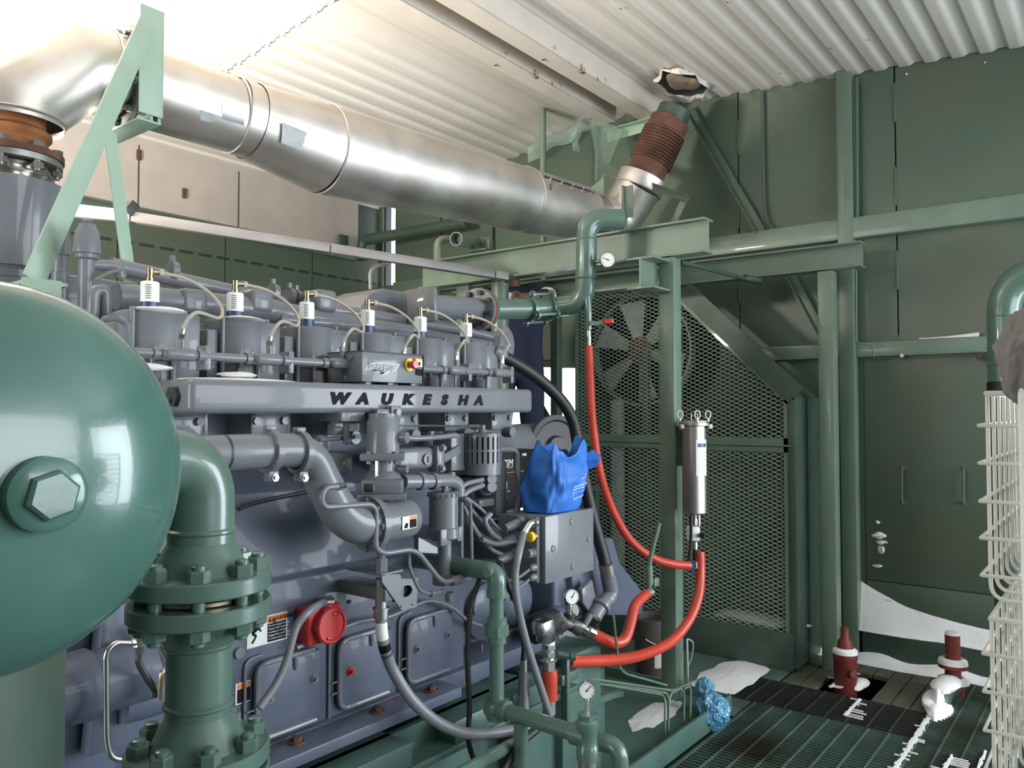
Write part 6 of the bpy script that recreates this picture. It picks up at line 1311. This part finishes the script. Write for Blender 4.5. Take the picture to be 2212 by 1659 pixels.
for u, v in ((1895, 1128), (1900, 1158), (1906, 1172), (1903, 1187), (1898, 1222), (1912, 1296)):
    p = P(u, v, x=XW-.030); bb = blob((0, 0, 0), 1, (.010, .022+.012*math.sin(u), .020+.010*math.cos(v)), u, 14, 10, .6); tmp = bpy.data.meshes.new('t'); bb.bm.to_mesh(tmp); b2 = bmesh.new(); b2.from_mesh(tmp); mb.add(b2, M.Translation(p)); bb.bm.free(); bpy.data.meshes.remove(tmp)
mb.solo('snow_splatter', m_('snow'), 'row of snow clumps stuck to the far door near the wall column', 'snow', kind='stuff')
# ============================================================ CRUMPLED BLUE PLASTIC, BUCKET
c = P(1540, 1572, z=.0); cr = thing('crumpled_plastic_bag', 'crumpled translucent blue plastic bag lying on the grating', 'plastic bag', c)
def crumple(c, r, sc, seed):
    b = bmesh.new(); bmesh.ops.create_icosphere(b, subdivisions=5, radius=1)
    for v in b.verts:
        d = v.co.normalized(); k = 1+.22*noise.noise(d*2.2+V((seed, 0, 0)))+.16*abs(noise.noise(d*5+V((0, seed, 0))))-.08*abs(noise.noise(d*11))
        v.co = V((d.x*sc[0], d.y*sc[1], d.z*sc[2]))*(r*k)
    m2 = MB(); m2.add(b, M.Translation(V(c))); return m2
crumple(c+V((0, 0, .085)), .088, (1.05, .95, 1.0), 3).build('bag_body', m_('blue_plastic'), cr, ang=25); crumple(c+V((.03, .055, .185)), .045, (1, 1, 1.1), 8).build('bag_knot', m_('blue_plastic'), cr, ang=25)
c = P(1410, 1450, z=0); bk = thing('bucket', 'dark dented pail standing behind the filter column', 'bucket', c)
MB().lathe(c, (0, 0, 1), [(.10, 0), (.105, .01), (.125, .33), (.130, .33), (.130, .345), (.122, .345), (.118, .30), (.0, .28)], 28, cap=False).build('pail', m_('bucket_brown'), bk)
MB().tube([c+V((.128*math.cos(a), .128*math.sin(a), .30-.10*abs(math.sin((a+.6))))) for a in [-3.0+i*.2 for i in range(15)]], .004, 6).build('bail_handle', m_('galvanised'), bk)
a0 = math.atan2(-c.y, -c.x); MB().grid(lambda s, t: c+V((math.cos(a0+.1+.45*s)*(.107+.05*t*.33/.33*.4), math.sin(a0+.1+.45*s)*(.107+.05*t*.4), .05+.16*t)), 6, 2).build('paper_label', m_('band_white'), bk)
# ============================================================ RIGHT EDGE: DUCT PIPE AND WIRE RACK
dp = thing('vertical_duct', 'green duct pipe with an elbow at the right edge before the far wall', 'duct', P(2172, 845, x=5.15))
ra_ = P(2172, 845, x=5.15); rb_ = P(2176, 600, x=5.15)
MB().tube(fillet([V((ra_.x, ra_.y, P(2172, 826, x=5.15).z)), V((ra_.x, ra_.y, P(2172, 590, x=5.15).z)), V((ra_.x, ra_.y-.9, P(2172, 590, x=5.15).z))], .24, 12), .085, 32).build('pipe', m_('pipe_green'), dp)
for v in (684, 750, 788): MB().lathe((ra_.x, ra_.y, P(2172, v, x=5.15).z), (0, 0, 1), [(.085, -.004), (.088, 0), (.085, .004)], 32, cap=False).build('seam', m_('pipe_green'), dp)
MB().lathe((ra_.x, ra_.y, 0), (0, 0, 1), [(.08, P(2172, 848, x=5.15).z), (.09, P(2172, 846, x=5.15).z), (.09, P(2172, 825, x=5.15).z), (.08, P(2172, 824, x=5.15).z)], 32).build('rubber_sleeve', m_('black_rubber'), dp)
MB().lathe((ra_.x, ra_.y, 0), (0, 0, 1), [(.075, 0), (.075, P(2172, 846, x=5.15).z)], 28).build('lower_pipe', m_('cooler_green'), dp)
rx, ry = 1.20, .148
wr_ = thing('wire_rack', 'cream wire rack with stacked baskets at the right edge of the picture', 'rack', (1.4, 0, 0))
def zrk(v): return P(2130, v, x=rx).z
bottoms = ((850, 1296, (919, 1000, 1082, 1161, 1241)), (1335, 1830, (1409, 1490, 1573, 1656, 1740)))
WC = m_('wire_cream'); XE, YE = 1.75, -.30
for vt, vb, rings in bottoms:
    z1_, z0_ = zrk(vt), zrk(vb); bsk = MB().tube([(rx, ry, z1_), (XE, ry, z1_), (XE, YE, z1_), (rx, YE, z1_)], .0035, 8, closed=True).build('basket_rim', WC, wr_)
    for v in rings:
        z = zrk(v); e = .008; MB().tube([(rx-e, ry+e, z), (XE+e, ry+e, z), (XE+e, YE-e, z), (rx-e, YE-e, z)], .0026, 8, closed=True).build('ring_wire', WC, bsk)
    for k in range(9):
        x = rx+.012+k*.058; MB().tube(fillet([(x, ry, z1_), (x, ry, z0_), (x, ry-.16, z0_)], .02), .0026, 8).build('hoop_wire', WC, bsk)
    for k in range(8):
        y = ry-.03-k*.055; MB().tube(fillet([(rx, y, z1_), (rx, y, z0_), (XE, y, z0_)], .02), .0026, 8).build('hoop_wire', WC, bsk) if False else None
for x, y in ((rx-.02, .098), (XE, YE), (XE, ry), (rx-.02, YE)): MB().ab((x-.012, y-.012, 0), (x+.012, y+.012, 1.68), .002).build('post', m_('white_plastic'), wr_)
def wrapd(c, sc, mt, lab, seed): crumple(c, 1, sc, seed).solo('wrapped_parcel', m_(mt), lab, 'parcel', ang=60)
wrapd((1.47, -.08, 1.56), (.20, .15, .09), 'white_plastic', 'white wrapped bundle in the upper wire basket', 12)
wrapd((1.47, -.08, 1.40), (.21, .16, .09), 'clear_plastic', 'clear plastic parcel lying in the bottom of the upper wire basket', 14)
wrapd((1.47, -.08, .95), (.23, .17, .28), 'clear_plastic', 'large clear plastic parcel in the lower wire basket', 17)
jc = P(2240, 790, d=1.5)
crumple(V((1.20, .098, 1.715)), 1, (.040, .034, .065), 23).solo('grey_jacket', m_('grey_cloth'), 'bunched grey jacket hung over the top of the wire rack post', 'jacket', ang=70)
MB().grid(lambda s, t: V((XW-.07+.045*t, P(1985, 755, x=5.6).y+(P(2115, 755, x=5.6).y-P(1985, 755, x=5.6).y)*s, 2.101+(.010+.018*s*s)*math.sin(math.pi*t))), 24, 5).solo('snow_ridge', m_('snow'), 'thin ridge of snow on the crossbar of the far door', 'snow', kind='stuff')
# ============================================================ PERSON IN NAVY COVERALLS BEHIND THE ENGINE
PC = P(1112, 900, d=5.55); px_, py_ = PC.x, PC.y; FZ0 = 1.10
MB().ab((px_-.22, py_-.35, 1.06), (px_+.55, py_+.6, 1.10), .004).ab((px_-.22, py_-.35, .0), (px_-.17, py_-.30, 1.06)).ab((px_+.50, py_-.35, .0), (px_+.55, py_-.30, 1.06)).ab((px_-.22, py_+.55, .0), (px_-.17, py_+.6, 1.06)).ab((px_+.50, py_+.55, .0), (px_+.55, py_+.6, 1.06)).solo('work_platform', m_('cooler_green'), 'raised green platform the person stands on behind the engine', 'platform')
rt = V((RT.x, RT.y, 0)); tw = V((-FW.x, -FW.y, 0)).normalized(); up = V((0, 0, 1))
def B(r, t, z): return V((px_, py_, FZ0))+rt*r+tw*t+up*z
def skinned(verts, edges, radii, name, root=0, sub=2):
    me = bpy.data.meshes.new(name); me.from_pydata([tuple(v) for v in verts], edges, []); o = bpy.data.objects.new(name, me); COL.objects.link(o)
    sm = o.modifiers.new('s', 'SKIN'); sm.use_smooth_shade = True; ss_ = o.modifiers.new('b', 'SUBSURF'); ss_.levels = sub; ss_.render_levels = sub
    for i, r in enumerate(radii):
        sv = me.skin_vertices[0].data[i]; sv.radius = (r, r) if not isinstance(r, tuple) else r; sv.use_root = (i == root)
    dg = bpy.context.evaluated_depsgraph_get(); m2 = bpy.data.meshes.new_from_object(o.evaluated_get(dg)); bpy.data.objects.remove(o); bpy.data.meshes.remove(me)
    return m2
# joints: hunched a little, right arm folded across the chest with the hand at the pipe
J = dict(pel=B(.02, 0, .86), wai=B(.01, .0, 1.02), che=B(-.01, .04, 1.22), nec=B(-.02, .06, 1.42), hd0=B(-.02, .08, 1.48), hd1=B(-.02, .10, 1.545), hd2=B(-.02, .11, 1.60),
  lsh=B(-.19, .05, 1.33), lel=B(-.25, .02, 1.08), lwr=B(-.22, .16, .86), rsh=B(.16, .05, 1.34), rel=B(.235, .20, 1.31), rwr=B(.12, .32, 1.305),
  lhi=B(-.09, 0, .82), lkn=B(-.10, .05, .46), lan=B(-.11, 0, .09), lto=B(-.11, .14, .04), rhi=B(.11, 0, .82), rkn=B(.12, .05, .46), ran=B(.13, 0, .09), rto=B(.13, .14, .04))
def chain(names, segs, rad):
    ks = names; idx = {k: i for i, k in enumerate(ks)}; return [J[k] for k in ks], [(idx[a], idx[b_]) for a, b_ in segs], [rad[k] for k in ks]
segs = [('pel', 'wai'), ('wai', 'che'), ('che', 'nec'), ('nec', 'hd0'), ('hd0', 'hd1'), ('hd1', 'hd2'), ('che', 'lsh'), ('lsh', 'lel'), ('lel', 'lwr'), ('che', 'rsh'), ('rsh', 'rel'), ('rel', 'rwr'), ('pel', 'lhi'), ('lhi', 'lkn'), ('lkn', 'lan'), ('lan', 'lto'), ('pel', 'rhi'), ('rhi', 'rkn'), ('rkn', 'ran'), ('ran', 'rto')]
rad = dict(pel=.14, wai=.125, che=.14, nec=.055, hd0=.06, hd1=.085, hd2=.07, lsh=.07, lel=.045, lwr=.03, rsh=.07, rel=.045, rwr=.03, lhi=.09, lkn=.06, lan=.045, lto=.04, rhi=.09, rkn=.06, ran=.045, rto=.04)
names = list(rad); vs, es_, rs = chain(names, segs, rad)
# hands: palm + five fingers rooted in the palm
hand_pts, hand_e, hand_r = list(vs), list(es_), list(rs)
def addhand(wr, fwd, side, nrm):
    w_ = names.index(wr); fwd, side, nrm = V(fwd).normalized(), V(side).normalized(), V(nrm).normalized(); base = J[wr]
    pm = len(hand_pts); hand_pts.append(base+fwd*.075); hand_r.append((.032, .018)); hand_e.append((w_, pm))
    for k, (o_, l) in enumerate(((-.028, .062), (-.010, .072), (.009, .068), (.027, .052))):
        prev = pm; p = base+fwd*.085+side*o_
        for j in range(3):
            p = p+(fwd*math.cos(.5*j)+nrm*math.sin(.5*j))*(l/3*1.15); hand_pts.append(p); hand_r.append(.0095-.001*j); hand_e.append((prev, len(hand_pts)-1)); prev = len(hand_pts)-1
    prev = w_; p = base+fwd*.03-side*.02
    for j in range(2): p = p+(fwd*.7-side*.5+nrm*.3)*.035; hand_pts.append(p); hand_r.append(.011-.001*j); hand_e.append((prev, len(hand_pts)-1)); prev = len(hand_pts)-1
addhand('rwr', -rt+tw*.3-up*.05, up, tw); addhand('lwr', -up+tw*.3, tw, rt)
me = skinned(hand_pts, hand_e, hand_r, 'person')
pe_ = bpy.data.objects.new('person', me); COL.objects.link(pe_); off = V((px_, py_, FZ0)); me.transform(M.Translation(-off)); pe_.location = off; me.materials.append(m_('skin'))
me.polygons.foreach_set('use_smooth', [True]*len(me.polygons))
tag(pe_, 'person in dark navy coveralls standing behind the engine, one hand raised to the pipe', 'person')
cn = [k for k in names if k not in ('hd0', 'hd1', 'hd2', 'lto', 'rto')]; J2 = dict(J); J['rwr'] = J['rwr'].lerp(J['rel'], .15); J['lwr'] = J['lwr'].lerp(J['lel'], .15); J['nec'] = J['nec'].lerp(J['che'], .12)
rc_ = {k: rad[k]*1.22+.014 for k in cn}; rc_['nec'] = .075
v_, e_, r_ = chain(cn, [s for s in segs if s[0] in cn and s[1] in cn], rc_); J = J2
me = skinned(v_, e_, r_, 'coverall'); me.transform(M.Translation(-off)); me.materials.append(m_('navy_cloth')); me.polygons.foreach_set('use_smooth', [True]*len(me.polygons))
ov = bpy.data.objects.new('coverall', me); COL.objects.link(ov); ov.parent = pe_
def pch(mb, nm, mt): 
    o = mb.build(nm, m_(mt), pe_); return o
hd = J['hd1']
mb = MB().sph(hd+up*.035, .102, (1, 1, .95), 20, 12); pch(mb, 'hard_hat', 'navy_plastic')
fc = hd+tw*.088
pch(MB().sph(fc+up*.0-rt*.03, .011), 'eye', 'label_white'); pch(MB().sph(fc+up*.0+rt*.03, .011), 'eye', 'label_white')
pch(MB().sph(fc-up*.03, .016, (.8, 1, 1.3)), 'nose', 'skin'); pch(MB().box(fc-up*.062-tw*.006, (.04, .01, .008), HEAD, .003), 'mouth', 'rust')
for s_ in (-1, 1): pch(MB().sph(hd+rt*s_*.088-up*.01, .024, (.5, 1, 1.3)), 'ear', 'skin')
a_ = P(1104, 612, d=5.30); pch(MB().box(B(-.025, .205, 1.315), (.045, .004, .06), HEAD-1.57, .001), 'chest_patch', 'label_white')
ra2 = (J['rwr']-J['rel']).normalized(); pch(MB().lathe(J['rel']+ra2*.01, ra2, [(.072, 0), (.072, .03)], 20), 'reflective_band', 'label_white')
for k in (0, 1): 
    a, n_ = (('lan', 'lto'), ('ran', 'rto'))[k]; pch(MB().box((J[a]+J[n_])/2-up*.02, (.12, .30, .10), HEAD+1.57, .03, 3), 'boot', 'black_rubber')

# invented stand and head for the added fill lamp (its light is the area lamp set at the top)
lp = V((.35, 4.15, 2.55)); ld = (V((1.5, 3.9, 4.05))-lp).normalized()
wl = thing('added_fill_lamp', 'added fill lamp on a stand, unseen beyond the left end of the engine', 'lamp', (.35, 4.15, 0))
MB().cyl((.35, 4.15, 0), lp-ld*.14, .018, n=12).build('pole', m_('dark_steel'), wl)
MB().bar(lp-ld*.12, lp-ld*.02, .32, .52, up=(0, 1, 0), bev=.01).build('fill_lamp_head', m_('dark_steel'), wl)
MB().lathe((.35, 4.15, 0), (0, 0, 1), [(.22, 0), (.22, .02), (.02, .05)], 24).build('base', m_('dark_steel'), wl)
